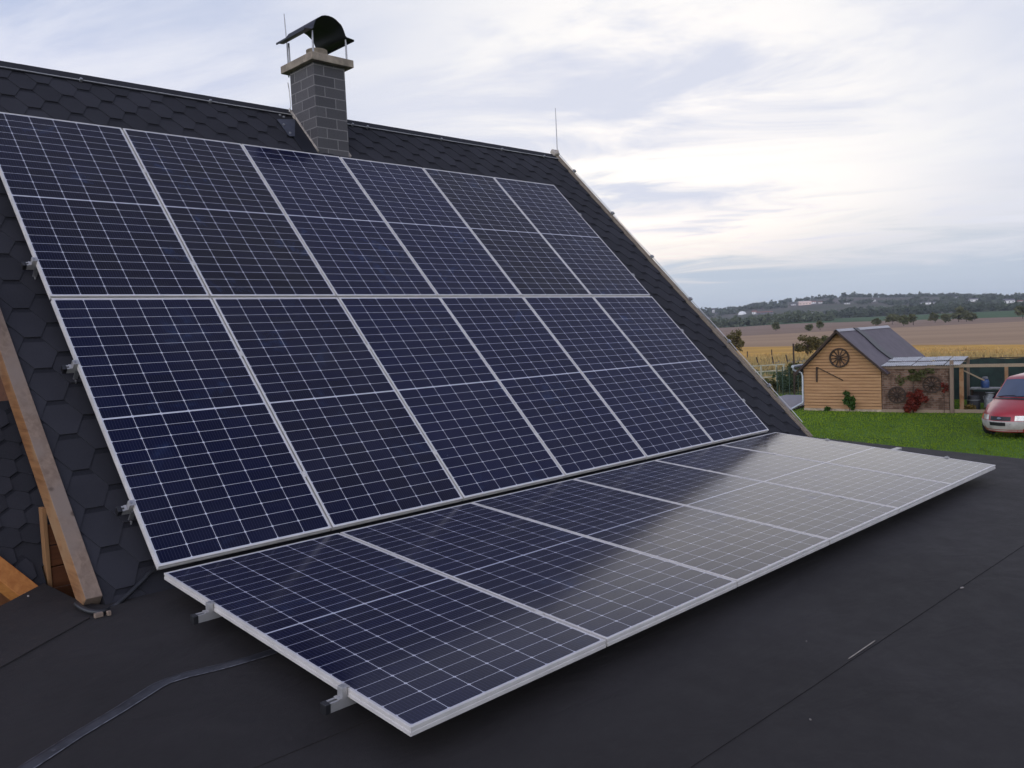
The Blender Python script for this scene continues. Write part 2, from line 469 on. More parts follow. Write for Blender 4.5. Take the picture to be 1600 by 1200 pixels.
def brick_mat(name, c1, c2, mortar, bw, rh, ms, noisec=None, rough=0.9, UX=0.0, UY=0.05, UZ=0.0):
    m = bpy.data.materials.new(name); m.use_nodes = True
    g = NT(m.node_tree); b = m.node_tree.nodes['Principled BSDF']; L = m.node_tree.links
    tc = g.n('ShaderNodeTexCoord').outputs['Object']
    geo = g.n('ShaderNodeNewGeometry').outputs['Normal']
    x, y, z = g.sep(tc)
    nx = g.m('ABSOLUTE', g.sep(g.n('ShaderNodeTexCoord').outputs['Normal'])[0])
    u = g.m('ADD', g.m('MULTIPLY', g.m('GREATER_THAN', nx, 0.5), g.m('ADD', y, UY)), g.m('MULTIPLY', g.m('LESS_THAN', nx, 0.5), g.m('ADD', x, UX)))
    br = g.n('ShaderNodeTexBrick')
    L.new(g.comb(u, g.m('ADD', z, UZ), 0.0), br.inputs['Vector'])
    br.inputs['Color1'].default_value = (*c1, 1); br.inputs['Color2'].default_value = (*c2, 1); br.inputs['Mortar'].default_value = (*mortar, 1)
    br.inputs['Scale'].default_value = 1.0; br.inputs['Mortar Size'].default_value = ms; br.inputs['Mortar Smooth'].default_value = 0.1
    br.inputs['Brick Width'].default_value = bw; br.inputs['Row Height'].default_value = rh; br.offset = 0.5; br.inputs['Bias'].default_value = 0.0
    n = g.noise(tc, 60.0, 4, 0.7); n2 = g.noise(tc, 4.0, 4, 0.6)
    c = g.mix(g.m('MULTIPLY', g.sstep(n, 0.45, 0.7), 0.35), br.outputs['Color'], tuple(x_ * 0.45 for x_ in c1))
    if noisec: c = g.mix(g.m('MULTIPLY', g.sstep(n2, 0.45, 0.62), 0.7), c, noisec)
    L.new(c, b.inputs['Base Color']); b.inputs['Roughness'].default_value = rough; b.inputs['Specular IOR Level'].default_value = 0.2
    bn = g.n('ShaderNodeBump'); bn.inputs['Strength'].default_value = 0.5; bn.inputs['Distance'].default_value = 0.006
    L.new(g.m('SUBTRACT', g.m('MULTIPLY', n, 0.4), br.outputs['Fac']), bn.inputs['Height']); L.new(bn.outputs[0], b.inputs['Normal'])
    return m


M['brick'] = brick_mat('grey chimney brick', (0.112, 0.107, 0.108), (0.078, 0.075, 0.078), (0.20, 0.19, 0.185), 0.245, 0.1045, 0.0055, UX=0.245 * 4 - (3.078 - 3.5) - 0.24, UY=0.245 * 4 - 3.135 * 1.0 + 0.245 * 12 - 0.255, UZ=0.1045 * 100 - (3.837 + 2.67))

# ------------------------------------------------------------------ ground, fields and hills (one polar sheet, cut at the field edges)
AZL, AZR = math.atan2(0.5193, 0.8966), math.atan2(0.344, 1.075)
NZ = lambda x, y, s, o=0.0: mnoise.noise(Vector((x * s + o, y * s - o, o)))


def crest(a):
    pts = [(8, 26), (14.4, 29), (20, 41), (24.5, 48), (29, 43), (31.5, 36), (33.5, 35), (40, 30), (60, 24)]
    d = math.degrees(a)
    if d <= pts[0][0] or d >= pts[-1][0]: return pts[0][1] if d <= pts[0][0] else pts[-1][1]
    for (a0, h0), (a1, h1) in zip(pts, pts[1:]):
        if a0 <= d <= a1:
            t = (d - a0) / (a1 - a0); t = t * t * (3 - 2 * t); return h0 + (h1 - h0) * t


def gz(r, a):
    x, y = CAM.x + r * math.cos(a), CAM.y + r * math.sin(a)
    z = GZ
    if r > 480:
        t = min(1, (r - 480) / 420.0); z += 3.6 * t * t * (3 - 2 * t) * (1.0 if math.degrees(a) < 27 else max(0.25, 1 - (math.degrees(a) - 27) / 5))
    if r > 880:
        t = min(1, (r - 880) / 1320.0); t = t * t * (3 - 2 * t)
        h = crest(a) + 3.5 * NZ(x, y, 1 / 300.0, 7)
        z += (h - 1.0) * t + 4.0 * NZ(x, y, 1 / 160.0, 3) * math.sin(math.pi * t)
    if r > 2200: z -= (r - 2200) * 0.012
    return z


def lerp_az(l, r_):
    def f(a):
        t = (AZL - a) / (AZL - AZR); t = max(-0.6, min(1.6, t))
        return l + (r_ - l) * t
    return f


edges = [lerp_az(0.5, 0.5), lerp_az(46, 45), lerp_az(70, 74), lerp_az(94, 86), lerp_az(136, 114), lerp_az(250, 310), lerp_az(690, 560), lerp_az(905, 905), lerp_az(3400, 3400)]
gmats = [
    ('lawn', ground_mat('lawn turf', (0.070, 0.130, 0.014), (0.095, 0.175, 0.022), 0.35, (.4, 1, 1), (0.050, 0.098, 0.011), 6)),
    ('rough_meadow', ground_mat('rough meadow', (0.100, 0.120, 0.036), (0.160, 0.150, 0.062), 0.15, (1, .5, 1), (0.05, 0.07, 0.02), 6)),
    ('dry_grassland', ground_mat('dry grass', (0.25, 0.20, 0.145), (0.19, 0.17, 0.10), 0.10, (1, .3, 1), (0.10, 0.10, 0.05), 5)),
    ('golden_field', ground_mat('golden stubble', (0.66, 0.38, 0.080), (0.50, 0.28, 0.070), 0.09, (1, .25, 1), (0.30, 0.18, 0.075), 5)),
    ('ploughed_field', ground_mat('pale ploughed soil', (0.44, 0.295, 0.175), (0.37, 0.245, 0.145), 0.02, (2.0, .12, 1), (0.33, 0.215, 0.14), 6)),
    ('dark_field', ground_mat('dark ploughed soil', (0.25, 0.170, 0.118), (0.30, 0.205, 0.145), 0.012, (2.0, .12, 1))),
    ('green_field', ground_mat('young green crop', (0.060, 0.115, 0.045), (0.075, 0.13, 0.055), 0.006, (2, .15, 1))),
    ('hill', ground_mat('patchwork hillside', (0.13, 0.105, 0.088), (0.085, 0.090, 0.055), 0.006, (1.0, .4, 1), (0.060, 0.068, 0.046), 3.0)),
]
angs = []
a_ = -10.0
while a_ < 62: angs.append(math.radians(a_)); a_ += 0.4
while a_ < 350: angs.append(math.radians(a_)); a_ += 6.0
NA = len(angs)
steps = [26, 6, 5, 6, 8, 8, 7, 44]
for k, (nm, gm) in enumerate(gmats):
    vs, fs = [], []
    ns = steps[k]
    for j in range(ns + 1):
        for a in angs:
            def wob(e, kk):
                if kk in (0, 8): return e(a)
                r0 = e(a)
                return r0 * (1 + 0.012 * NZ(math.degrees(a), kk * 9.0, 0.55, 2.0))
            r0, r1 = wob(edges[k], k), wob(edges[k + 1], k + 1)
            r = r0 + (r1 - r0) * (j / ns) if k != 0 else r0 + (r1 - r0) * (j / ns) ** 1.6
            vs.append((CAM.x + r * math.cos(a), CAM.y + r * math.sin(a), gz(r, a)))
    for j in range(ns):
        for i in range(NA):
            i2 = (i + 1) % NA
            fs.append((j * NA + i, (j + 1) * NA + i, (j + 1) * NA + i2, j * NA + i2))
    if k == 0:
        vs.append((CAM.x, CAM.y, GZ)); c0 = len(vs) - 1
        for i in range(NA): fs.append((c0, i, (i + 1) % NA))
    o = MB().add(vs, fs).build(nm, gm, smooth='all')
    tag(o, None, None, None, 'structure')

# ------------------------------------------------------------------ house: steep roof, flat roof, boards, chimney
house = thing('house', 'dark shingled house with steep roof, flat roof deck and grey brick chimney', 'house', (3.5, 0.0, GZ))
TS = MS @ Matrix.Translation((0, 0, OFF))         # shingle plane
RS = 5.115                                        # slope length to the ridge
RX0, RX1 = -0.262, 7.20


def add_tint(o, vals):
    at = o.data.attributes.new('tint', 'FLOAT', 'FACE')
    at.data.foreach_set('value', vals)


def shingles(Mt, x0, x1, s0, s1, name, parent, rnd, ph=0.0, pitch=0.318, ex=0.132, clip=None):
    mb = MB(); tints = []
    r0 = int(math.floor((s0 - 1.313) / ex)) - 2
    r = r0
    while True:
        s = 1.313 + ex * r
        if s > s1: break
        xo = -0.145 if r % 2 == 0 else 0.014
        k = int(math.floor((x0 - xo) / pitch)) - 1
        while True:
            cx = xo + pitch * k + rnd.uniform(-.004, .004); k += 1
            if cx > x1 + 0.12: break
            if cx < x0 - 0.12: continue
            sj = s + rnd.uniform(-.003, .003)
            prof = [(-.046, 0), (.046, 0), (.113, ex), (.113, 2 * ex - .034), (.113, 2 * ex + .025), (-.113, 2 * ex + .025), (-.113, 2 * ex - .034), (-.113, ex)]
            lift = rnd.uniform(0, 0.004)
            top = []
            for (dx, ds) in prof:
                xx = min(max(cx + dx, x0), x1); ss = min(max(sj + ds, s0), s1)
                h = 0.0085 - (0.0060 + lift * 0.5) * (ds / (2 * ex)) + (lift if ds < 0.01 else 0)
                top.append(Vector((xx, ss, h)))
            if max(p.x for p in top) - min(p.x for p in top) < 0.01 or max(p.y for p in top) - min(p.y for p in top) < 0.01: continue
            if clip and not clip(cx, sj + ex): continue
            low = [Vector((p.x, p.y, 0.0)) for p in top]
            vs = [Mt @ p for p in top] + [Mt @ p for p in low]
            t = rnd.random()
            mb.add(vs, [(0, 1, 2, 7)], 0); tints.append(t)
            mb.add(vs, [(7, 2, 3, 6)], 0); tints.append(t)
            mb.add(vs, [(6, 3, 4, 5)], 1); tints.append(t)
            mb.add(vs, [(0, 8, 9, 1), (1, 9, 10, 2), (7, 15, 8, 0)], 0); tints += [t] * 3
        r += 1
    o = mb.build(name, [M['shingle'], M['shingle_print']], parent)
    add_tint(o, tints)
    return o


rnd = random.Random(4)
mb = MB()
mb.box((RX0, -0.12, -0.07), (RX1, RS, -0.004), TS)
TB = Matrix.Translation((0, 2 * 3.66, 0)) @ Matrix.Scale(-1, 4, (0, 1, 0)) @ TS
mb2 = MB().box((RX0, -0.12, -0.12), (RX1, RS, -0.004), TB)
mb2.f = [tuple(reversed(f)) for f in mb2.f]
steep = mb.build('roof', M['shingle'], house)
mb2.build('roof', M['shingle'], house)
shingles(TS, RX0, RX1, -0.11, RS - 0.03, 'shingle_cover', steep, rnd)
# ridge cap: short overlapping pieces folded over the ridge
mb = MB()
RIDGE = TS @ Vector((0, RS, 0))
k = RX0
while k < RX1 - 0.02:
    e = min(k + 0.27, RX1)
    for side in (0, 1):
        Mt = TS if side == 0 else TB
        p = [Mt @ Vector(q) for q in ((k, RS - 0.105, 0.0135), (e, RS - 0.105, 0.0125), (e, RS + 0.012, 0.0125), (k, RS + 0.012, 0.0135))]
        lo = [Mt @ Vector(q) for q in ((k, RS - 0.105, 0.0), (e, RS - 0.105, 0.0), (e, RS, 0.0), (k, RS, 0.0))]
        fs = [(0, 1, 2, 3), (0, 4, 5, 1), (0, 3, 7, 4)]
        if side: fs = [tuple(reversed(f)) for f in fs]
        mb.add(p + lo, fs)
    k += 0.262
mb.build('ridge_cap', M['shingle'], house)

# walls under the roofs
mb = MB()
mb.box((0.0, 0.30, GZ), (6.95, 7.0, -0.25))
mb.prism([(0.31, -0.25), (7.01, -0.25), (3.66, 3.12)], 6.80, 6.95, Matrix(((0, 0, 1, 0), (1, 0, 0, 0), (0, 1, 0, 0), (0, 0, 0, 1))))
mb.prism([(0.55, -0.25), (6.8, -0.25), (3.66, 2.95)], -0.02, 0.10, Matrix(((0, 0, 1, 0), (1, 0, 0, 0), (0, 1, 0, 0), (0, 0, 0, 1))))
mb.build('wall', M['brown'], house)

# flat roof deck with its membrane (seams are raised laps in the mesh)
TL = ML @ Matrix.Translation((0, 0, OFF))
ILT = TL.inverted()
deckpoly = [(7.02, 0.10), (7.30, -1.07), (7.56, -1.98), (9.0, -7.0), (-6.0, -7.0), (-6.0, -3.45), (-0.654, 0.42), (-0.39, 0.63), (-0.33, 0.20), (-0.26, 0.10)]
flat = MB().prism(deckpoly, -0.16, 0.0, TL).build('flat_roof', M['membrane'], house)
mb = MB()


def lap(mb, a, b, w, h, M4, side):
    a, b = Vector((*a, 0)), Vector((*b, 0)); d = (b - a).normalized(); n = Vector((-d.y, d.x, 0)) * side
    N = 24; vs = []
    for i in range(N + 1):
        p = a.lerp(b, i / N) + n * 0.003 * mnoise.noise(Vector((i * 1.7, a.x, 2)))
        vs += [M4 @ p, M4 @ (p + Vector((0, 0, h))), M4 @ (p + n * w + Vector((0, 0, 0.0012)))]
    fs = []
    for i in range(N):
        j = 3 * i; fs += [(j, j + 3, j + 4, j + 1), (j + 1, j + 4, j + 5, j + 2)]
    if side < 0: fs = [tuple(reversed(f)) for f in fs]
    mb.add(vs, fs)


lap(mb, (0.25, -2.735), (8.1, -2.84), 0.10, 0.0035, TL, 1)
lap(mb, (-4.0, -1.70), (0.25, -1.735), 0.10, 0.003, TL, 1)
lap(mb, (-2.6, -1.52), (-0.375, -0.035), 0.10, 0.007, TL, 1)
mb.build('membrane_lap', M['membrane'], flat)
# a strip of pale edge adhesive along the seam
mb = MB()
p0 = [hit(x, y, TL.to_3x3() @ Vector((0, 0, 1)), TL @ Vector((0, 0, 0.0075))) for x, y in ((1326, 1029), (1367, 1001))]
mb.bar(p0[0], p0[1], 0.0035, 0.002)
mb.build('adhesive_line', M['mortar'], flat)

# left rafter board: weathered top, honey coloured side
mb = MB()
mb.box((-0.346, -0.03, -0.115), (-0.264, RS, 0.022), TS, 0)
ob = mb.build('rafter_board', [M['beam'], M['beamside']], house, bevel=0.004)
for p in ob.data.polygons:
    if p.normal.x < -0.5: p.material_index = 1
# right rake board
mb = MB()
mb.box((RX1 + 0.002, -0.14, -0.14), (RX1 + 0.036, RS + 0.02, 0.020), TS)
mb.box((RX1 + 0.0365, -0.14, -0.16), (RX1 + 0.070, RS + 0.02, 0.028), TS)
mb.build('rake_board', M['rake'], house, bevel=0.003)
mb = MB().box((RX1 - 0.03, RS - 0.03, 0.0), (RX1 + 0.07, RS + 0.07, 0.06), TS)
mb.build('ridge_end_cap', M['mortar'], house, bevel=0.01)
# small boarded wall under the rafter overhang, with corner trim
WY = 0.62
mb = MB()
zb = -0.50
for i in range(6):
    z0 = zb + i * 0.118
    mb.box((-0.342, WY, z0), (-0.05, WY + 0.02, z0 + 0.113))
mb.build('boarded_wall', M['brown'], house, bevel=0.004)
MB().box((-0.366, WY - 0.012, -0.4), (-0.343, WY + 0.05, 0.30)).build('corner_trim', M['trimw'], house, bevel=0.003)

# lower shingled roof on the left with its orange rake board
LPT = math.radians(54)
UPS = Vector((0, math.cos(LPT), math.sin(LPT)))
AX = (Vector((1, 0, 0)) * 0.838 + UPS * 0.545).normalized()
NX = Vector((0, -math.sin(LPT), math.cos(LPT)))
BX = NX.cross(AX).normalized()
PO = Vector((-0.412, 0.575, -0.125))
LR = Matrix(((AX.x, BX.x, NX.x, PO.x), (AX.y, BX.y, NX.y, PO.y), (AX.z, BX.z, NX.z, PO.z), (0, 0, 0, 1)))
LRI = LR.inverted()
XL, XW = -0.15, -0.366


def lr_pt(x, up):                       # point of the lower roof from across / up-slope measures
    v = LRI @ (Vector((x, PO.y, PO.z)) + UPS * up)
    return (v.x, v.y)


TOPU = (hit(4, 626, NX, PO) - Vector((0, PO.y, PO.z))).dot(UPS)
poly = [lr_pt(PO.x, 0), lr_pt(-.376, 0.02), lr_pt(-.376, .13), lr_pt(XL, .135), lr_pt(XL, TOPU), lr_pt(PO.x - TOPU * 0.752 - 0.0, TOPU)]
MB().prism(poly, -0.10, -0.004, LR).build('lower_roof', M['shingle'], house)
LRK = LR @ Matrix.Diagonal((0.62, 0.50, 0.75, 1))
shingles(LRK, -0.02, 5.0, -1.6, 6.0, 'shingle_cover', house, rnd, clip=lambda cx, cy: (LRK @ Vector((cx, cy, 0))).x < (XL - 0.045 if (Vector((LRK @ Vector((cx, cy, 0)))) - PO).dot(UPS) > .26 else -.44) and (Vector((LRK @ Vector((cx, cy, 0)))) - PO).dot(UPS) < TOPU - .02 and cx > 0)
MB().box((-0.105, -0.02, -0.085), (-0.004, 2.2, 0.028), LR).build('rake_board', M['orange'], house, bevel=0.004)
MB().box((-0.10, 0.05, -0.9), (-0.03, 2.2, -0.09), LR).build('boarded_wall', M['brown'], house)
# orange boards of the wall above that lower roof
pt = Vector((0, PO.y, PO.z)) + UPS * TOPU
mb = MB()
for i in range(12):
    mb.box((XW - 0.02 - (i + 1) * 0.115, pt.y + .01, pt.z - .05), (XW - 0.026 - i * 0.115, pt.y + .03, pt.z + 0.75))
mb.build('boarded_wall', M['orange'], house, bevel=0.003)
MB().box((XW - 1.4, pt.y - .012, pt.z - .03), (XW - .02, pt.y + .008, pt.z + .05)).build('trim_board', M['orange'], house, bevel=.003)

# chimney
CX0, CX1, CY0, CY1, CZT = 3.078, 3.449, 3.135, 3.600, 3.963
mb = MB().box((CX0, CY0, 2.6), (CX1, CY1, CZT))
chim = mb.build('chimney', M['brick'], house, bevel=0.002)
mb = MB()
mb.prism([(CX0 - .055, CY0 - .065), (CX1 + .075, CY0 - .065), (CX1 + .075, CY1 + .09), (CX0 - .055, CY1 + .09)], CZT + 0.001, CZT + 0.079)
mb.build('cap_slab', M['concrete'], chim, bevel=0.006)
ccx, ccy = (CX0 + CX1) / 2 + .01, (CY0 + CY1) / 2 + .0
MB().lathe([(0.175, 0.0), (0.15, 0.02), (0.118, 0.055), (0.11, 0.075), (0.11, 0.125), (0.09, 0.126), (0.09, 0.02)],
           Matrix.Translation((ccx, ccy, CZT + 0.078)), 28).build('flue_collar', M['concrete'], chim, smooth=True)
# rain cowl: flat flange, hump, flat flange
prof = [(-0.290, 0.0), (-0.205, 0.010)]
for px_, pz_ in ((-.192, .020), (-.180, .055), (-.165, .090), (-.145, .122), (-.118, .140), (-.084, .162), (-.044, .176), (0, .180)): prof.append((px_, pz_))
for px_, pz_ in ((.044, .176), (.084, .162), (.118, .140), (.145, .122), (.165, .090), (.180, .055), (.192, .020)): prof.append((px_, pz_))
prof += [(0.205, 0.010), (0.290, 0.0)]
CWX, CWZ = 3.243, CZT + 0.288
y0, y1 = CY0 - 0.075, CY1 + 0.02
mb = MB(); n = len(prof); t = 0.004
vs = []
for yy in (y0, y1):
    for (px_, pz_) in prof: vs.append((CWX + px_, yy, CWZ + pz_))
for yy in (y0, y1):
    for i, (px_, pz_) in enumerate(prof):
        q0, q1 = prof[max(0, i - 1)], prof[min(n - 1, i + 1)]
        d = Vector((q1[0] - q0[0], q1[1] - q0[1])).normalized()
        vs.append((CWX + px_ + d.y * t, yy, CWZ + pz_ - d.x * t))
fs = []
for i in range(n - 1):
    fs += [(i, i + 1, n + i + 1, n + i), (2 * n + i, 3 * n + i, 3 * n + i + 1, 2 * n + i + 1), (i, 2 * n + i, 2 * n + i + 1, i + 1), (n + i, n + i + 1, 3 * n + i + 1, 3 * n + i)]
fs += [(0, n, 3 * n, 2 * n), (n - 1, 3 * n - 1, 4 * n - 1, 2 * n - 1)]
mb.add(vs, fs)
# rolled-down lips on the flanges
for sx in (-1, 1):
    mb.box((CWX + sx * 0.290 - .004, y0, CWZ - 0.018), (CWX + sx * 0.290 + .004, y1, CWZ + .001))
mb.build('rain_cowl', M['darkmetal'], chim, smooth=True)
for lx, ly in ((CX0 - .005, CY0 - .02), (CX1 + .02, CY0 - .02), (CX0 - .005, CY1 - .02), (CX1 + .02, CY1 - .02)):
    MB().tube([(lx, ly, CZT + .07), (lx, ly, CWZ + 0.012)], 0.010, 10).build('cowl_leg', M['zinc'], chim, smooth=True)
# flashing at the chimney foot
mb = MB()
ds = 0.012
f0 = TS.inverted() @ Vector((CX0 - .006, CY0, 3.0)); s0 = (CY0 / math.cos(TH)) + 0.093
sA = (TS.inverted() @ hit(500, 238, TS.to_3x3() @ Vector((0, 0, 1)), TS @ Vector((0, 0, 0)))).y
mb.bar(TS @ Vector((CX0 - .008, sA - 0.02, 0.012)), TS @ Vector((CX0 - .008, RS, 0.018)), 0.014, 0.034, up=TS.to_3x3() @ Vector((0, 0, 1)))
mb.build('mortar_fillet', M['mortar'], chim)
mb = MB()
mb.bar(TS @ Vector((CX1 + .008, sA - 0.03, 0.01)), TS @ Vector((CX1 + .008, sA + 0.10, 0.012)), 0.014, 0.03, up=TS.to_3x3() @ Vector((0, 0, 1)))
mb.build('mortar_fillet', M['mortar'], chim)
mb = MB()
def onroof(x, y):
    v = TS.inverted() @ hit(x, y, TS.to_3x3() @ Vector((0, 0, 1)), TS @ Vector((0, 0, 0.02)))
    return (v.x, v.y)


mb.prism([onroof(*q) for q in ((461, 181), (459, 214), (474, 236), (497, 239))], 0.013, 0.019, TS)
mb.build('flashing_sheet', M['darkmetal'], chim)
mb = MB()
mb.prism([onroof(*q) for q in ((433, 187), (452, 213), (460.5, 213.5), (461, 187))], 0.020, 0.026, TS)
mb.build('flashing_plate', M['flash'], chim)
for q in [(*onroof(*c_), .027) for c_ in ((437, 181), (443, 184), (443, 196), (453, 209))]:
    MB().lathe([(0.0, 0.012), (0.011, 0.01), (0.013, 0.0)], TS @ Matrix.Translation(q), 10).build('flashing_screw', M['zinc'], chim, smooth=True)

# ------------------------------------------------------------------ solar panels
def make_panel(M4, label, group):
    root = thing('solar_panel', label, 'solar panel', M=M4, group=group)
    prof = [(0.0105, -0.0016), (0.0105, 0.0), (0.0012, 0.0), (0.0, -0.0012), (0.0, -0.0115), (0.0022, -0.0135), (0.0022, -0.0185), (0.0, -0.0205), (0.0, -0.0345), (0.0008, -0.035), (0.026, -0.035), (0.026, -0.0325)]
    vs, fs = [], []
    for (o, z) in prof: vs += [M4 @ Vector(c) for c in ((o, o, z), (PW - o, o, z), (PW - o, PL - o, z), (o, PL - o, z))]
    for i in range(len(prof) - 1):
        for k in range(4):
            fs.append((4 * i + k, 4 * i + 4 + k, 4 * i + 4 + (k + 1) % 4, 4 * i + (k + 1) % 4))
    MB().add(vs, fs).build('frame', M['alu'], root)
    g = 0.010
    MB().box((g, g, -0.006), (PW - g, PL - g, -0.0017), M4).build('glass', M['glass'], root)
    return root


ordn = ['first', 'second', 'third', 'fourth', 'fifth', 'sixth']
GS = 'solar panels on the steep shingled roof'
GF = 'solar panels on the flat roof'
proto = None
for row in (0, 1):
    for i in range(6):
        M4 = MS @ Matrix.Translation((i * PITCH, row * (PL + 0.02), 0)) @ Matrix.Rotation(math.radians(rnd.uniform(-.08, .08)), 4, 'Z')
        where = 'lower' if row == 0 else 'upper'
        lb = 'framed navy solar panel, %s from the left in the %s row on the steep roof' % (ordn[i], where)
        if row == 1 and i == 2: lb = 'framed navy solar panel right below the chimney, third in the upper row'
        if proto is None:
            proto = make_panel(M4, lb, GS)
        else:
            o = copy_tree(proto); o.matrix_world = M4; tag(o, lb, 'solar panel', GS)
dets = ['nearest the viewer with its corner jutting forward', 'second from the left end', 'third from the left end', 'third from the right end, half pale', 'second from the right end, mostly pale', 'farthest one at the right end, pale all over']
for i in range(6):
    M4 = ML @ Matrix.Translation((i * PITCH, -PL, 0)) @ Matrix.Rotation(math.radians(rnd.uniform(-.08, .08)), 4, 'Z')
    o = copy_tree(proto); o.matrix_world = M4
    tag(o, 'solar panel lying on the flat roof, ' + dets[i], 'solar panel', GF)


def mount_rail(M4, y, label, group, x0=-0.052, x1=6.40, ends=(True, True), clamps=True, foot_z=-0.05):
    root = thing('mounting_rail', label, 'mounting rail', M=M4 @ Matrix.Translation((x0, y, -0.035)), group=group)
    z1 = -0.0362
    # slotted C profile: bottom, two sides, two lips
    mb = MB()
    h, w, tt = 0.036, 0.034, 0.003
    P = lambda lo, hi: mb.box((x0, y + lo[0], z1 - h + lo[1]), (x1, y + hi[0], z1 - h + hi[1]), M4)
    P((-w / 2, 0), (w / 2, tt)); P((-w / 2, tt), (-w / 2 + tt, h - tt)); P((w / 2 - tt, tt), (w / 2, h - tt))
    P((-w / 2, h - tt), (-0.006, h)); P((0.006, h - tt), (w / 2, h)); P((-w / 2 + tt, h * .5), (w / 2 - tt, h * .5 + tt))
    mb.build('rail_profile', M['alub'], root)
    if ends[0]: MB().box((x0 - 0.024, y - w / 2 - .002, z1 - h - .002), (x0 - .0005, y + w / 2 + .002, z1 + .002), M4).build('end_cap', M['black'], root, bevel=0.003)
    if ends[1]: MB().box((x1 + .0005, y - w / 2 - .002, z1 - h - .002), (x1 + .022, y + w / 2 + .002, z1 + .002), M4).build('end_cap', M['black'], root, bevel=0.003)
    if clamps:
        for (xe, sg) in ((0.0, -1), (6 * PITCH - 0.012, 1)):
            mb = MB()
            a, b = sorted((xe + sg * 0.003, xe + sg * 0.024))
            mb.box((a, y - .0175, z1), (b, y + .0175, 0.0022), M4)
            a, b = sorted((xe - sg * 0.009, xe + sg * 0.024))
            mb.box((a, y - .0175, 0.0024), (b, y + .0175, 0.0058), M4)
            a, b = sorted((xe + sg * 0.0245, xe + sg * 0.040))
            mb.box((a, y - .0175, z1), (b, y + .0175, z1 + 0.005), M4)
            cl = mb.build('end_clamp', M['alub'], root, bevel=0.001)
            MB().lathe([(0.0, .006), (.0065, .006), (.0065, .002), (.009, .0015), (.009, 0.0)], M4 @ Matrix.Translation((xe + sg * 0.013, y, 0.006)), 12).build('clamp_bolt', M['zinc'], cl)
        for i in range(1, 6):
            xm = i * PITCH - 0.006
            mb = MB()
            mb.box((xm - .014, y - .022, 0.0004), (xm + .014, y + .022, 0.0026), M4)
            mb.box((xm - .0045, y - .022, z1), (xm + .0045, y + .022, 0.0), M4)
            cl = mb.build('mid_clamp', M['alu'], root, bevel=0.0008)
            MB().lathe([(0.0, .003), (.006, .003), (.006, .0008), (.008, .0006), (.008, 0.0)], M4 @ Matrix.Translation((xm, y, 0.0027)), 12).build('clamp_bolt', M['alu'], cl)
    # feet / roof hooks
    for xf in (x0 + 0.055, 1.2, 2.5, 3.8, 5.1, 6.2):
        if xf > x1: continue
        mb = MB()
        if foot_z < -0.04:
            mb.box((xf - .012, y - .026, z1 - h - .052), (xf + .015, y - .0205, z1 - .006), M4)
            mb.tube([M4 @ Vector(q) for q in ((xf, y - .023, z1 - h - .050), (xf, y - .030, z1 - h - .056), (xf - .002, y - .045, OFF + .018), (xf - .002, y - .048, OFF + .002))], 0.0055, 8)
        else:
            mb.box((xf + .33, y - .018, OFF), (xf + .39, y + .018, z1 - h - .0005), M4)
        mb.build('roof_hook', M['zinc'] if foot_z < -0.04 else M['darkmetal'], root)
    return root


GR = 'rails carrying the panels on the steep roof'
for y, lb in ((0.421, 'lowest aluminium rail of the steep array, near its bottom edge'),
              (1.494, 'aluminium rail behind the upper half of the lower steep panel row'),
              (2.436, 'aluminium rail behind the lower half of the upper steep panel row'),
              (3.560, 'highest aluminium rail of the steep array, nearest the ridge')):
    mount_rail(MS, y, lb, GR, foot_z=-0.1)
GRF = 'rails carrying the panels on the flat roof'
for y, lb in ((-0.553, 'aluminium rail of the flat array nearer the steep roof, black left cap'),
              (-1.666, 'aluminium rail of the flat array nearer the front corner, black left cap')):
    mount_rail(ML, y, lb, GRF, foot_z=0.0, x0=-0.074)
mb = MB()
MSTR = ML @ Matrix.Translation((0, 0, -0.035))
mb.box((5.6, -1.145, -0.040), (6.69, -1.095, -0.001), MSTR)
mb.box((5.6, -1.16, -0.095), (5.64, -1.08, -0.041), MSTR); mb.box((6.5, -1.16, -0.095), (6.54, -1.08, -0.041), MSTR)
tag(mb.build('metal_strip', M['alub'], bevel=0.002), 'bright metal strip poking out beyond the far right panel on the flat roof', 'metal strip')

# ------------------------------------------------------------------ lightning protection, cable, tape and litter on the roof
def hold(mb, M4, q, n=0.02):
    mb.box((q[0] - n / 2, q[1] - n / 2, q[2] - n), (q[0] + n / 2, q[1] + n / 2, q[2] + .004), M4)
    mb.lathe([(0, .018), (.012, .014), (.014, .004), (.014, 0)], M4 @ Matrix.Translation((q[0], q[1], q[2])), 10)


lc = thing('lightning_conductor', 'thin conductor wire running just below the roof ridge on small holders', 'lightning conductor', TS @ Vector((0, RS - .1, 0)))
xs = [RX0 + i * (3.06 - RX0) / 12 for i in range(13)]
MB().tube([TS @ Vector((x, RS - 0.112 + 0.004 * mnoise.noise(Vector((x * 2, 0, 0))), 0.028)) for x in xs], 0.0042, 6).build('wire', M['wire'], lc)
for x in (0.15, 0.98, 2.16):
    mb = MB(); hold(mb, TS, (x, RS - 0.112, 0.030)); mb.build('wire_holder', M['zinc'], lc)
lc2 = thing('lightning_conductor', 'thin conductor wire along the ridge between chimney and right gable end', 'lightning conductor', TS @ Vector((3.5, RS - .1, 0)))
xs = [3.47 + i * (RX1 - 3.47) / 10 for i in range(11)]
MB().tube([TS @ Vector((x, RS - 0.112 + 0.004 * mnoise.noise(Vector((x * 2, 0, 0))), 0.028)) for x in xs], 0.0042, 6).build('wire', M['wire'], lc2)
for x in (3.80, 4.0, 5.08, 6.1, 6.9):
    mb = MB(); hold(mb, TS, (x, RS - 0.112, 0.030)); mb.build('wire_holder', M['zinc'], lc2)
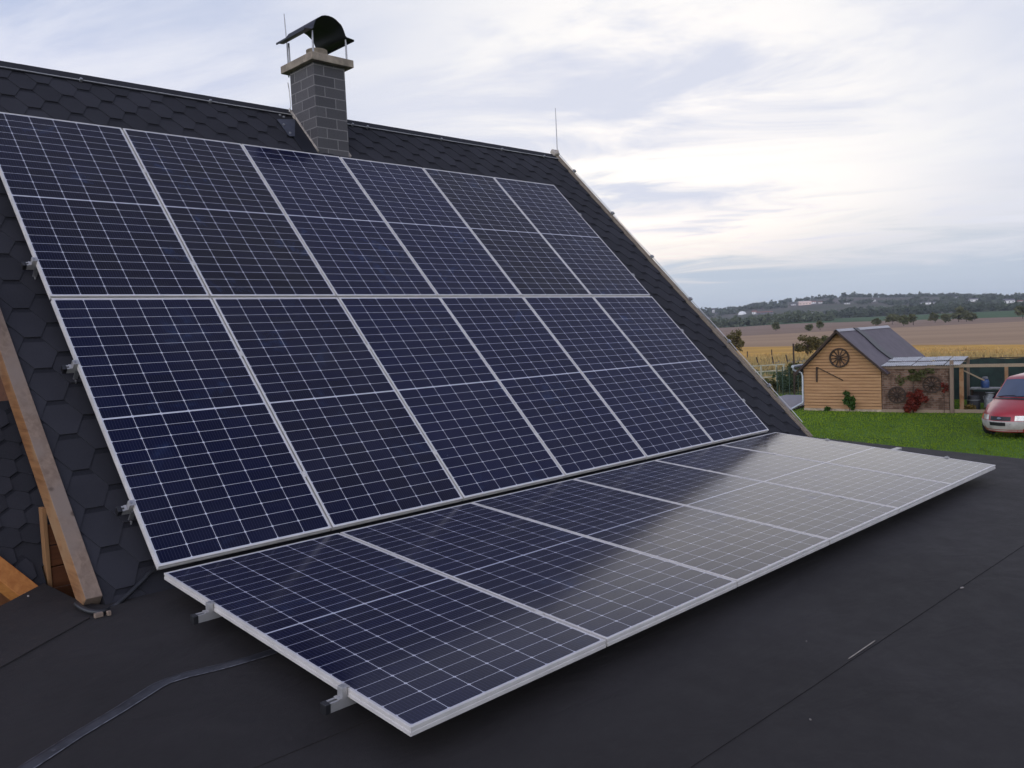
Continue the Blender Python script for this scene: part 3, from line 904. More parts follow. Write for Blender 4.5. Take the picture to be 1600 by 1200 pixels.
lc3 = thing('lightning_conductor', 'conductor wire running down the right gable edge on small dark holders', 'lightning conductor', TS @ Vector((RX1, 0, 0)))
MB().tube([TS @ Vector((RX1 + 0.050 + 0.006 * math.sin(s_ * 1.3), s_, 0.050 + 0.003 * math.sin(s_ * 5))) for s_ in [0.05 + i * (RS - 0.1) / 24 for i in range(25)]], 0.0045, 6).build('wire', M['wire'], lc3)
for s_ in (4.70, 3.78, 2.90, 2.1, 1.35, 0.62):
    mb = MB()
    mb.box((RX1 + 0.036, s_ - .014, 0.03), (RX1 + .062, s_ + .014, 0.044), TS); mb.box((RX1 + 0.030, s_ - .018, 0.0445), (RX1 + .070, s_ + .018, 0.066), TS)
    mb.build('wire_holder', M['zinc'], lc3)
top = TS @ Vector((RX1 + .045, RS + .01, .05))
r1 = thing('lightning_rod', 'slim lightning rod standing at the right end of the ridge', 'lightning rod', top)
MB().tube([top, Vector((top.x, top.y, 4.02)), Vector((top.x - .003, top.y, 4.235))], [0.007, 0.006, 0.004], 8).build('rod', M['zinc'], r1)
MB().lathe([(0, .05), (.018, .045), (.024, .0)], Matrix.Translation(top - Vector((0, 0, .01))), 12).build('rod_base', M['mortar'], r1)
rb = Vector((CX0 + .03, CY1 + .075, CZT - .02))
r2 = thing('lightning_rod', 'slim lightning rod rising beside the chimney cowl', 'lightning rod', rb)
MB().tube([rb, rb + Vector((0, 0, .34)), rb + Vector((-.012, 0, .655))], [.008, .007, .005], 8).build('rod', M['zinc'], r2)
MB().tube([TS @ Vector((CX0 - .03, RS - .05, .02)), Vector((CX0 - .012, 3.60, 3.62)), Vector((CX0 - .014, 3.612, 3.80)), Vector((CX0 - .03, 3.60, 3.86))], .005, 6).build('down_wire', M['wire'], r2)

# black conduit from under the array round the rafter foot
nL = TL.to_3x3() @ Vector((0, 0, 1)); nS = TS.to_3x3() @ Vector((0, 0, 1))
pts = [TS @ Vector((0.16, 0.42, .03))]
for x, y in ((246, 879), (232, 897), (215, 915), (198, 931), (184, 943), (172, 951)):
    pts.append(hit(x, y, nS, TS @ Vector((0, 0, .028))))
for x, y in ((160, 956), (146, 956), (134, 953), (125, 948), (119, 943)):
    pts.append(hit(x, y, nL, TL @ Vector((0, 0, .016))))
sm = []
for i in range(len(pts) - 1):
    q0, q1, q2, q3 = pts[max(i - 1, 0)], pts[i], pts[i + 1], pts[min(i + 2, len(pts) - 1)]
    for t in (0, .25, .5, .75):
        sm.append(0.5 * ((2 * q1) + (q2 - q0) * t + (2 * q0 - 5 * q1 + 4 * q2 - q3) * t * t + (3 * q1 - q0 - 3 * q2 + q3) * t ** 3))
sm.append(pts[-1])
tag(MB().tube(sm, 0.0125, 10).build('cable_conduit', M['cable'], smooth=True), 'black cable conduit curling round the foot of the wooden rafter board', 'cable conduit')
mb = MB()
for x, y, sx_, sy_ in ((154, 961, .020, .010), (170, 958, .009, .010)):
    p = hit(x, y, nL, TL @ Vector((0, 0, .012)))
    mb = MB().box((-sx_, -sy_, -.011), (sx_, sy_, .012), Matrix.Translation(p) @ Matrix.Rotation(0.1, 4, 'Z'))
    tag(mb.build('wood_offcut', M['beam'], bevel=.003), 'small grey wood offcut at the foot of the rafter board, ' + ('the wider one' if x == 154 else 'the narrower one'), 'offcut')

# metal sealing tape on the membrane
mb = MB()
cl = [(20, 1213), (50, 1194), (120, 1149), (190, 1107), (245, 1072), (262, 1064), (290, 1055), (340, 1043), (385, 1031), (430, 1017), (480, 1003)]
cp = [hit(x, y, nL, TL @ Vector((0, 0, .003))) for x, y in cl]
vs = []
for i, p in enumerate(cp):
    d = (cp[min(i + 1, len(cp) - 1)] - cp[max(i - 1, 0)]).normalized(); n_ = nL.cross(d).normalized()
    w = 0.027 * (1 + .06 * math.sin(i * 2.1))
    for k in range(5):
        f_ = k / 2 - 1
        vs.append(p + n_ * w * f_ + nL * (0.0015 * (1 - f_ * f_) + .0006 * mnoise.noise(Vector((i * 1.3, k * 2.0, 0)))))
fs = [(5 * i + k, 5 * i + k + 1, 5 * i + 6 + k, 5 * i + 5 + k) for i in range(len(cp) - 1) for k in range(4)]
fs = [tuple(reversed(f)) for f in fs]
nb = len(vs)
for e in (0, 4):
    st = len(vs)
    for i in range(len(cp)):
        p = Vector(vs[5 * i + e]); q = Vector(vs[5 * i + (1 if e == 0 else 3)]); d = (q - p).normalized()
        vs += [p - d * .0005 + nL * .0012, p + d * .0032 + nL * .0016]
    fs += [tuple(((st + 2 * i), (st + 2 * i + 1), (st + 2 * i + 3), (st + 2 * i + 2))[::(1 if e == 4 else -1)]) for i in range(len(cp) - 1)]
mb.add(vs, fs)
mb.mi = [0] * (4 * (len(cp) - 1)) + [1] * (len(fs) - 4 * (len(cp) - 1))
M['tapeedge'] = mat('shiny tape edge', (0.26, 0.26, 0.28), 0.4, 0.3, 0.5, 30, col2=(0.06, 0.06, 0.065))
tag(mb.build('sealing_tape', [M['tape'], M['tapeedge']]), 'bent strip of grey metal sealing tape stuck across the black membrane', 'sealing tape')
M['leafdry'] = mat('dry leaf', (0.30, 0.27, 0.24), 0.8, 0, 0.2, 30)
scr = ['pale scrap of debris on the membrane near the right photo edge, the largest scrap', 'tiny pale speck of debris on the open membrane, middle right', 'tiny pale speck low on the membrane left of the long seam', 'tiny white chip on the membrane just by the orange board end']
for (x, y, s_), lb in zip(((1503, 918, .016), (1260, 1002, .005), (1266, 1124, .005), (44, 931, .011)), scr):
    p = hit(x, y, nL, TL @ Vector((0, 0, .004)))
    Mx = Matrix.Translation(p) @ Matrix.Rotation(rnd.uniform(0, 3), 4, 'Z') @ Matrix.Rotation(.15, 4, 'X')
    mb = MB().prism([(-s_, -s_ * .3), (0, -s_ * .45), (s_, -s_ * .1), (s_ * .6, s_ * .4), (-s_ * .5, s_ * .5)], -.002, .002, Mx)
    tag(mb.build('debris_scrap', M['leafdry']), lb, 'debris', 'scraps of debris on the membrane')

# ------------------------------------------------------------------ yard: shed
SA = Vector((31.78, 12.38, GZ))
sh = math.radians(-84.0)
E1 = Vector((math.cos(sh), math.sin(sh), 0)); E2 = Vector((-E1.y, E1.x, 0))
SM = Matrix(((E1.x, E2.x, 0, SA.x), (E1.y, E2.y, 0, SA.y), (0, 0, 1, SA.z), (0, 0, 0, 1)))   # shed frame: u right along the front, v away, z up
SW, SLEN, SE, SAP = 3.10, 6.6, 1.80, 3.26
SCEN = 1.48
M['shedwood'] = wood('larch cladding', (0.45, 0.262, 0.128), (0.35, 0.190, 0.088), 1, 0.35)
M['shedgap'] = mat('shadowed cladding batten', (0.12, 0.06, 0.025), .9)  # shade of the board gaps put into this dark wall colour
M['shedroof'] = mat('dark roofing felt', (0.105, 0.083, 0.094), 0.6, 0, 0.12, 2.0, spots=(5, .6, (.045, .043, .05), .5))
M['ridgemetal'] = mat('zinc ridge', (0.32, 0.31, 0.33), 0.35, 0.5, 0.1, 5)
M['oldwood'] = wood('old dark wood', (0.060, 0.040, 0.028), (0.035, 0.022, 0.016), 0, 1.0)
M['greywood'] = wood('grey timber', (0.24, 0.175, 0.125), (0.17, 0.12, 0.085), 2, 1.0)
M['plank'] = wood('bleached plank', (0.33, 0.255, 0.17), (0.24, 0.18, 0.12), 0, 1.0)
M['stone'] = mat('pale sandstone', (0.42, 0.34, 0.24), 0.9, 0, 0.2, 6, bump=.4)
M['whitepl'] = mat('white corrugated plastic', (0.52, 0.52, 0.50), 0.6, 0, 0.15, 3, spots=(4, .5, (.36, .36, .34), .7))
M['zincpipe'] = mat('zinc downpipe', (0.42, 0.45, 0.47), 0.4, 0.4, 0.1, 5)
shed = thing('garden_shed', 'orange wooden garden shed with dark gable roof and a cartwheel on its front', 'shed', SA)


def boards(u0, u1, z0, z1, v0, v1, bh, top=None):
    mb = MB(); z = z0; r = random.Random(7)
    while z < z1 - 0.01:
        ze = min(z + bh - .020, z1)
        a0, a1, b0, b1 = u0, u1, u0, u1
        if top:
            a0, a1 = top(z); b0, b1 = top(ze)
        if a1 - a0 > .03:
            lean = .010
            p = [Vector(q) for q in ((a0, v0 - lean, z), (a1, v0 - lean, z), (b1, v0, ze), (b0, v0, ze), (a0, v1, z), (a1, v1, z), (b1, v1, ze), (b0, v1, ze))]
            mb.add([SM @ q for q in p], [(0, 1, 2, 3), (5, 4, 7, 6), (0, 4, 5, 1), (3, 2, 6, 7), (0, 3, 7, 4), (1, 5, 6, 2)])
        z += bh
    return mb


def gab(z):
    if z <= SE - .06: return (0.0, SW)
    zt = SAP - .03
    return (SCEN - (zt - z) * SCEN / (SAP - SE + .02), SCEN + (zt - z) * (SW - SCEN) / (SAP - SE + .02))


boards(0, SW, 0.10, SAP - .05, 0.0, 0.03, 0.128, gab).build('front_cladding', M['shedwood'], shed)
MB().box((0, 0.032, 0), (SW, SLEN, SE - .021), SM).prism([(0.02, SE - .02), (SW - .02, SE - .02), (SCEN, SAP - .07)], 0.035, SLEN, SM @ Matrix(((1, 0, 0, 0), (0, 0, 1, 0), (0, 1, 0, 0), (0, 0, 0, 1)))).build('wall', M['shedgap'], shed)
MB().box((-.01, -.02, -.05), (SW + .01, .03, .095), SM).build('plinth', M['stone'], shed)
for sgn, nm in ((-1, 'l'), (1, 'r')):
    ex = 0.34
    wall_u = SW if sgn > 0 else 0.0
    zt = SAP + .08
    sl_ = (zt - (SE + .06)) / abs(wall_u - SCEN)
    ub = wall_u + sgn * ex; zb_ = zt - abs(ub - SCEN) * sl_
    mb = MB()
    d = Vector((ub - SCEN, 0, zb_ - zt)).normalized(); nrm = Vector((-d.z, 0, d.x)) * (1 if sgn > 0 else -1)
    if nrm.z < 0: nrm = -nrm
    a = Vector((SCEN, -0.30, zt)); b = Vector((ub, -0.30, zb_))
    vs = [a, b, b + Vector((0, SLEN + .5, 0)), a + Vector((0, SLEN + .5, 0))]
    vs = vs + [v - nrm * .05 for v in vs]
    fs = [(0, 1, 2, 3), (7, 6, 5, 4), (0, 4, 5, 1), (1, 5, 6, 2), (2, 6, 7, 3), (3, 7, 4, 0)]
    mb.add([SM @ v for v in vs], fs)
    rf = mb.build('roof', M['shedroof'], shed)
    if sgn > 0:
        # broad dark band where two felt sheets meet
        mb = MB()
        q = [(a.lerp(b, t_) + Vector((0, 2.1 + .1 * math.sin(t_ * 9), 0)) + nrm * .05, a.lerp(b, t_) + Vector((0, 2.95 + .12 * math.sin(t_ * 7 + 1), 0)) + nrm * .004, a.lerp(b, t_) + Vector((0, 2.1 + .1 * math.sin(t_ * 9), 0)) - nrm * .002) for t_ in [i / 8 for i in range(9)]]
        vs = [SM @ x for tr in q for x in tr]
        mb.add(vs, [f for i in range(8) for f in ((3 * i, 3 * i + 1, 3 * i + 4, 3 * i + 3), (3 * i + 2, 3 * i, 3 * i + 3, 3 * i + 5))])
        M['darkfelt'] = mat('dark felt lap', (0.022, 0.021, 0.026), .5, 0, .2, 3)
        mb.build('felt_lap', M['darkfelt'], rf)
    # barge board
    mb = MB()
    a2, b2 = a + Vector((0, -.012, 0)) - nrm * .012, b + Vector((0, -.012, 0)) - nrm * .012
    vs = [a2, b2, b2 - nrm * .075, a2 - nrm * .075]; vs = vs + [v + Vector((0, -.025, 0)) for v in vs]
    mb.add([SM @ v for v in vs], [(0, 1, 2, 3), (7, 6, 5, 4), (0, 4, 5, 1), (1, 5, 6, 2), (2, 6, 7, 3), (3, 7, 4, 0)])
    mb.build('barge_board', M['oldwood'], shed)
mb = MB()
for sgn in (-1, 1):
    vs = [Vector((SCEN, -.33, SAP + .105)), Vector((SCEN + sgn * .12, -.33, SAP + .0)), Vector((SCEN + sgn * .12, SLEN + .22, SAP + .0)), Vector((SCEN, SLEN + .22, SAP + .105))]
    mb.add([SM @ v for v in vs], [(0, 1, 2, 3)])
mb.build('ridge_sheet', M['ridgemetal'], shed)
# gutter and downpipe on the left
zg = 1.86
gut = MB().tube([SM @ Vector((-.36, -.28, zg)), SM @ Vector((-.36, SLEN, zg - .02))], .06, 10)
gt = gut.build('gutter', M['zincpipe'], shed, smooth=True)
pp = [(-.36, -.2, zg - .02), (-.36, -.2, zg - .14), (-.24, -.1, zg - .22), (-.08, -.04, zg - .27), (-.035, -.04, zg - .42), (-.035, -.04, .42), (-.06, -.06, .32), (-.36, -.35, .12), (-.46, -.45, .06)]
MB().tube([SM @ Vector(q) for q in pp], .042, 10).build('downpipe', M['zincpipe'], shed, smooth=True)


def cart_wheel(cu, cz, r, v, label, spokes, m, group='old wooden cartwheels in the yard', MM=None):
    MM = MM or SM
    c = MM @ Vector((cu, v, cz))
    root = thing('wagon_wheel', label, 'wagon wheel', c, group)
    T = MM @ Matrix.Translation((cu, v, cz)) @ Matrix.Rotation(math.pi / 2, 4, 'X')
    MB().lathe([(r * .86, -.03), (r, -.03), (r, .03), (r * .86, .03), (r * .86, -.03)], T, 40).build('rim', m, root)
    MB().lathe([(0, .11), (.06, .11), (.075, .05), (.085, 0), (.075, -.03), (0, -.03)], T, 16).build('hub', m, root, smooth=True)
    for k in range(spokes):
        a = 2 * math.pi * k / spokes + .13
        MB().bar(T @ Vector((.07 * math.cos(a), .07 * math.sin(a), .02)), T @ Vector((r * .88 * math.cos(a), r * .88 * math.sin(a), 0)), .028, .034).build('spoke', m, root)
    return root


cart_wheel(1.50, 2.19, .40, -.05, 'dark spoked cartwheel hung high on the orange shed gable', 12, M['oldwood'])
fl = thing('wall_tool', 'old dark wooden tool hung on the shed front below the cartwheel', 'hanging tool', SM @ Vector((.57, -.04, 1.2)))
MB().bar(SM @ Vector((.56, -.035, 1.20)), SM @ Vector((.57, -.035, 1.82)), .06, .045, up=E2).build('upright', M['oldwood'], fl)
MB().bar(SM @ Vector((.60, -.035, 1.80)), SM @ Vector((1.62, -.035, 1.27)), .03, .03, up=E2).build('arm', M['oldwood'], fl)

# brick screen wall under the white lean-to, right of the shed
WA = SM @ Vector((SW + .02, .03, 0))
wh = math.radians(-79.0)
F1 = Vector((math.cos(wh), math.sin(wh), 0)); F2 = Vector((-F1.y, F1.x, 0))
WM = Matrix(((F1.x, F2.x, 0, WA.x), (F1.y, F2.y, 0, WA.y), (0, 0, 1, WA.z), (0, 0, 0, 1)))
M['oldbrick'] = brick_mat('dark rough brick', (0.110, 0.058, 0.036), (0.24, 0.145, 0.100), (0.20, 0.15, 0.115), .21, .085, .014, noisec=(0.070, 0.040, 0.026))
bw = MB().box((0, 0.0, 0.1), (2.38, .2, 1.70), WM).build('brick_wall', M['oldbrick'])
bw.data.transform(WM.inverted()); bw.matrix_world = WM
tag(bw, 'dark rough brick screen wall under the white lean-to roof', 'wall')
cart_wheel(.55, .69, .33, -.07, 'weathered cartwheel leaning low on the brick wall, left of the red creeper', 12, M['oldwood'], MM=WM)
cart_wheel(1.80, 1.10, .33, -.05, 'weathered cartwheel hung higher on the brick wall, right of the red creeper', 12, M['oldwood'], MM=WM)
tag(MB().box((0, -.06, 0), (2.40, -.01, .12), WM).build('kick_board', M['plank']), 'pale kick board along the foot of the dark brick wall', 'board')
lt = thing('lean_to', 'low lean-to with white corrugated roof sheets between shed and carport posts', 'lean-to', WM @ Vector((1.2, 1, 0)))
MB().box((-.02, -.07, 1.71), (2.42, -.01, 1.82), WM).build('front_beam', M['greywood'], lt, bevel=.005)
for i in range(5):
    for v0_, v1_, dz_ in ((-.18, 1.06, 0.0), (1.12, 2.5, .035)):
        u0 = .02 + i * .56; mb = MB(); N = 14; vs = []
        for k in range(N + 1):
            u = u0 + .535 * k / N; zz = .012 * math.cos(k * math.pi)
            for vv in (v0_, (v0_ + v1_) / 2, v1_):
                for th_ in (0, -.006): vs.append(WM @ Vector((u, vv, 1.845 + .062 * (vv + .18) + zz + dz_ + th_ + .010 * (i % 2))))
        fs = []
        for k in range(N):
            for j in (0, 1):
                a_ = 6 * k + 2 * j; fs += [(a_, a_ + 6, a_ + 8, a_ + 2), (a_ + 1, a_ + 3, a_ + 9, a_ + 7)]
            fs += [(6 * k, 6 * k + 1, 6 * k + 7, 6 * k + 6), (6 * k + 4, 6 * k + 10, 6 * k + 11, 6 * k + 5)]
        mb.add(vs, fs).build('roof_sheet', M['whitepl'], lt)
for vv in (.5, 1.4, 2.3): MB().box((0, vv, 1.80 + .062 * vv - .02), (2.8, vv + .05, 1.80 + .062 * vv + .035), WM).build('batten', M['greywood'], lt)
MB().box((2.72, 2.35, 0), (2.82, 2.45, 2.0), WM).build('post', M['greywood'], lt)
# open timber frame to the right of the wall
fr = thing('timber_frame', 'open timber frame with one long pale top beam right of the brick wall', 'timber frame', WM @ Vector((2.45, 0, 0)))
MB().box((2.42, -.10, 0), (2.55, .02, 2.02), WM).build('post', M['greywood'], fr, bevel=.006)
MB().box((2.72, .12, 0), (2.86, .26, 1.80), WM).build('post', M['beamside'], fr, bevel=.006)
MB().box((4.05, 2.2, 0), (4.17, 2.32, 1.66), WM).build('post', M['beamside'], fr, bevel=.006)
MB().box((2.552, -.08, 1.74), (7.8, -.02, 1.86), WM).build('top_beam', M['plank'], fr, bevel=.006)
MB().bar(WM @ Vector((2.84, .2, 1.62)), WM @ Vector((3.5, .6, 1.2)), .05, .05).build('brace', M['plank'], fr)
MB().box((2.56, -.06, .02), (6.2, -.01, .15), WM).build('base_board', M['plank'], fr)
M['shadecloth'] = mat('dark green shade cloth', (0.010, 0.026, 0.020), .8, 0, .25, 3.0, bump=.2, bscale=60)
fn = thing('shade_fence', 'dark green shade cloth fence behind the timber frame', 'fence', WM @ Vector((5, 5.2, 0)))
vs = []; N = 30
for i in range(N + 1):
    u = 1.2 + 10.5 * i / N
    for z in (0.05, .9, 1.80 + .02 * math.sin(i * 1.4)): vs.append(WM @ Vector((u, 5.2 + .05 * math.sin(i * .9 + z), z)))
cloth = MB().add(vs, [(3 * i + j, 3 * i + 3 + j, 3 * i + 4 + j, 3 * i + 1 + j) for i in range(N) for j in (0, 1)]).build('cloth', M['shadecloth'], fn)
for i in range(6): MB().tube([WM @ Vector((1.2 + 2.1 * i, 5.28, 0)), WM @ Vector((1.2 + 2.1 * i, 5.28, 1.88))], .03, 8).build('post', M['oldwood'], fn)
MB().tube([WM @ Vector((1.2, 5.27, 1.83)), WM @ Vector((11.7, 5.27, 1.83))], .022, 6).build('top_rail', M['oldwood'], fn)

# bench and clutter in the open frame
M['steel'] = mat('dull galvanised steel', (0.20, 0.21, 0.21), .5, .4, .25, 8)
M['blue'] = mat('blue plastic', (0.030, 0.070, 0.19), .45, 0, .15, 10)
M['greycloth'] = mat('grey cloth', (0.17, 0.17, 0.18), .9, 0, .2, 20)
M['darkstuff'] = mat('dark rubber', (0.02, 0.02, 0.022), .7, 0, .2, 20)
bn = thing('workbench', 'dull grey workbench standing behind the timber post', 'workbench', WM @ Vector((3.4, 1.4, 0)))
MB().box((2.95, 1.2, .80), (4.05, 1.8, .86), WM).build('bench_top', M['steel'], bn, bevel=.006)
for u, v in ((2.98, 1.23), (3.98, 1.23), (2.98, 1.73), (3.98, 1.73)): MB().box((u, v, 0), (u + .05, v + .05, .80), WM).build('leg', M['oldwood'], bn)
MB().box((3.03, 1.6, .25), (3.98, 1.64, .7), WM).build('back_board', M['darkstuff'], bn)
bc = thing('canister', 'blue plastic canister with grey cap standing on the workbench', 'canister', WM @ Vector((3.45, 1.4, .86)))
MB().lathe([(0, .0), (.17, 0), (.19, .04), (.19, .30), (.15, .40), (.07, .44), (0, .44)], WM @ Matrix.Translation((3.45, 1.45, .862)) @ Matrix.Scale(.78, 4), 18).build('body', M['blue'], bc, smooth=True)
MB().lathe([(0, .10), (.10, .09), (.13, .03), (.13, 0), (0, 0)], WM @ Matrix.Translation((3.45, 1.45, 1.208)) @ Matrix.Scale(.85, 4), 16).build('cap', M['greycloth'], bc, smooth=True)
mk = thing('milk_churn', 'grey metal milk churn on the ground beside the workbench', 'milk churn', WM @ Vector((3.75, .7, 0)))
MB().lathe([(0, 0), (.20, 0), (.21, .03), (.21, .48), (.19, .54), (.13, .62), (.12, .68), (.16, .72), (.155, .73), (0, .73)], WM @ Matrix.Translation((3.68, .75, .0)), 22).build('body', M['steel'], mk, smooth=True)
for s_ in (-1, 1): MB().tube([WM @ Vector((3.68 + s_ * .15, .75, .6)), WM @ Vector((3.68 + s_ * .23, .75, .58)), WM @ Vector((3.68 + s_ * .21, .75, .46))], .014, 6).build('handle', M['steel'], mk)
bk = thing('barrel', 'dark barrel standing left of the grey milk churn', 'barrel', WM @ Vector((3.15, .75, 0)))
MB().lathe([(0, 0), (.2, 0), (.23, .2), (.23, .4), (.2, .6), (0, .6)], WM @ Matrix.Translation((3.12, .8, 0)), 18).build('body', M['darkstuff'], bk, smooth=True)
MB().lathe([(.228, 0), (.235, .01), (.235, .03), (.228, .04)], WM @ Matrix.Translation((3.12, .8, .42)), 18).build('hoop', M['steel'], bk)
hp = MB().tube([WM @ Vector((4.75 + .52 * math.cos(a), 1.0, .78 + .62 * math.sin(a))) for a in [math.pi * i / 24 for i in range(25)]], .018, 6).build('hoop', M['steel'])
tag(hp, 'thin pale metal hoop arching behind the red van bonnet', 'hoop')
bk2 = thing('bicycle', 'dark bicycle half hidden beside the ochre bush', 'bicycle', WM @ Vector((4.6, .8, 0)))
for cu in (4.3, 5.25):
    T = WM @ Matrix.Translation((cu, .8, .34)) @ Matrix.Rotation(math.pi / 2, 4, 'X')
    w_ = MB().lathe([(.30, -.02), (.335, -.015), (.335, .015), (.30, .02), (.30, -.02)], T, 28).build('wheel', M['darkstuff'], bk2)
    MB().tube([WM @ Vector((cu, .77, .34)), WM @ Vector((cu, .83, .34))], .03, 8).build('hub', M['steel'], w_)
mb = MB()
for a, b in (((4.3, .34), (4.5, .72)), ((4.5, .72), (5.1, .74)), ((5.1, .74), (5.25, .34)), ((4.5, .72), (4.75, .36)), ((4.75, .36), (5.1, .74)), ((4.3, .34), (4.75, .36)), ((5.1, .74), (5.06, .92)), ((4.5, .72), (4.46, .86))):
    mb.tube([WM @ Vector((a[0], .8, a[1])), WM @ Vector((b[0], .8, b[1]))], .017, 6)
mb.build('frame', M['blue'], bk2)
MB().box((4.36, .74, .86), (4.58, .86, .90), WM).build('saddle', M['darkstuff'], bk2, bevel=.01)
MB().tube([WM @ Vector((5.06, .56, .95)), WM @ Vector((5.06, .8, .92)), WM @ Vector((5.06, 1.04, .95))], .014, 6).build('handlebar', M['steel'], bk2)

# ------------------------------------------------------------------ plants
def foliage(mb, tints, c, rad, n, size, r, clumps=9, flat=0.0, hollow=0.35, base=0.0):
    """many small leaf faces gathered in clumps inside an ellipsoid"""
    c = Vector(c); cs = []
    for _ in range(clumps):
        d = Vector((r.gauss(0, 1), r.gauss(0, 1), r.gauss(0, 1))).normalized() * (r.uniform(hollow, 0.82))
        cs.append((d, r.uniform(.22, .42), r.uniform(0, 1)))
    for _ in range(n):
        d, cr, tn = r.choice(cs)
        q = d + Vector((r.gauss(0, 1), r.gauss(0, 1), r.gauss(0, 1))).normalized() * cr * r.random() ** .4
        if q.length > 1.08: q = q.normalized() * r.uniform(.9, 1.08)
        p = c + Vector((q.x * rad[0], q.y * rad[1], q.z * rad[2]))
        if p.z < base: continue
        s = size * r.uniform(.6, 1.4)
        ax = Vector((r.gauss(0, 1), r.gauss(0, 1), r.gauss(0, .7))).normalized()
        bx = ax.cross(Vector((r.gauss(0, 1), r.gauss(0, 1), r.gauss(0, 1)))).normalized()
        mb.add([p - ax * s, p + bx * s * .5, p + ax * s, p - bx * s * .5], [(0, 1, 2, 3)])
        tints.append(min(1, max(0, tn * .6 + r.uniform(-.1, .4))))


def plant(name, label, cat, base, parts, m, size, seed, group=None, stem=None, stem_m=None, clumps=9):
    r = random.Random(seed)
    root = thing(name, label, cat, base, group)
    mb = MB(); tn = []
    for (dx, dy, dz, rx, ry, rz, n) in parts:
        foliage(mb, tn, Vector(base) + Vector((dx, dy, dz)), (rx, ry, rz), n, size, r, clumps, base=base[2] + .01)
    o = mb.build('crown' if stem and stem[0] > .03 else 'foliage', m, root); add_tint(o, tn)
    if stem:
        mb = MB(); b = Vector(base); rr, hh = stem
        mb.tube([b, b + Vector((rr * .3, 0, hh * .5)), b + Vector((0, rr * .4, hh))], [rr, rr * .8, rr * .5], 7)
        for k in range(5):
            a = 2 * math.pi * k / 5 + seed
            mb.tube([b + Vector((0, 0, hh * (.5 + .08 * k))), b + Vector((math.cos(a) * hh * .35, math.sin(a) * hh * .35, hh * (1.0 + .08 * k)))], [rr * .5, rr * .15], 5)
        mb.build('trunk' if rr > .03 else 'stem', stem_m or M['oldwood'], root)
    return root


L_green = leaf_mat('fresh green leaves', (0.030, 0.075, 0.012), (0.070, 0.135, 0.025), 3)
L_red = leaf_mat('red creeper leaves', (0.115, 0.018, 0.012), (0.225, 0.042, 0.024), 4)
L_olive = leaf_mat('olive leaves', (0.085, 0.078, 0.028), (0.20, 0.165, 0.065), 2)
L_ochre = leaf_mat('ochre leaves', (0.12, 0.085, 0.020), (0.26, 0.18, 0.045), 4)
L_vine = leaf_mat('vine leaves', (0.060, 0.066, 0.024), (0.140, 0.140, 0.050), 4)
L_dark = leaf_mat('dark hedge leaves', (0.030, 0.052, 0.020), (0.075, 0.110, 0.036), 2)
L_wood = leaf_mat('far woodland leaves', (0.036, 0.052, 0.032), (0.100, 0.120, 0.068), .05, 0)
L_belt = leaf_mat('willow belt leaves', (0.065, 0.085, 0.050), (0.160, 0.180, 0.110), .08, 0)
L_bank = leaf_mat('field tree leaves', (0.070, 0.080, 0.036), (0.150, 0.150, 0.070), .5, 0)

plant('shrub', 'leafy green shrub growing against the orange shed front', 'shrub', SM @ Vector((1.92, -.22, 0)), [(0, -(0), .38, .25, .30, .38, 420), (0, -(-.08), .70, .16, .16, .22, 160)], L_green, .065, 11, stem=(.015, .6))
plant('shrub', 'low green tuft at the foot of the shed, left of the stones', 'shrub', SM @ Vector((1.0, -.16, 0)), [(0, -(0), .10, .15, .20, .12, 160)], L_green, .05, 12)
plant('creeper', 'deep red creeper bush in front of the dark brick wall', 'creeper', WM @ Vector((1.15, -.22, 0)), [(0, -(0), .36, .20, .42, .42, 900), (0, -(.05), .80, .14, .36, .30, 420), (0, -(.4), .62, .1, .30, .2, 160)], L_red, .06, 13, stem=(.012, .9))
plant('creeper', 'thin reddish creeper at the right end of the brick wall', 'creeper', WM @ Vector((2.22, -.08, 0)), [(0, -(0), .95, .06, .16, .30, 130)], L_red, .05, 14, stem=(.010, 1.1))
plant('vine', 'olive green vine hanging over the top of the brick wall', 'vine', WM @ Vector((1.15, -.10, .0)), [(0, -(0), 1.48, .08, .50, .24, 420), (0, -(-.5), 1.3, .05, .3, .3, 130), (0, -(.55), 1.62, .06, .35, .12, 120)], L_vine, .055, 15, stem=(.012, 1.5))
plant('bush', 'ochre yellow bush between bench and bicycle', 'bush', WM @ Vector((4.25, .7, 0)), [(0, -(0), .95, .22, .26, .42, 520)], L_ochre, .055, 16, stem=(.02, .9))
plant('shrub', 'low yellowish plants behind the base board of the timber frame', 'shrub', WM @ Vector((3.05, .35, 0)), [(0, -(0), .18, .2, .35, .2, 320)], L_ochre, .05, 17)
plant('shrub', 'dull green weeds under the milk churn', 'shrub', WM @ Vector((3.75, .3, 0)), [(0, -(0), .10, .2, .5, .12, 240)], L_vine, .05, 18)
plant('bush', 'dark vine leaves climbing the shade cloth behind the hoop', 'bush', WM @ Vector((5.3, 2.2, 0)), [(0, -(0), .9, .4, .9, .6, 520)], L_vine, .07, 19, stem=(.02, .8))
for (px_, py_, sz, lb) in ((1311, 640, (.26, .13, .15), 'small pale stone block left of the leafy shrub at the shed foot'), (1351, 641, (.38, .15, .14), 'long pale stone block right of the leafy shrub at the shed foot'), (1277, 641, (.30, .10, .10), 'flat pale stone under the left half of the shed front')):
    p = gnd(px_, py_); mb = MB().box((-sz[0], -sz[1], -.03), (sz[0], sz[1], sz[2]), Matrix.Translation(p) @ Matrix.Rotation(sh + .05, 4, 'Z'))
    tag(mb.build('stone_block', M['stone'], bevel=.03), lb, 'stone')

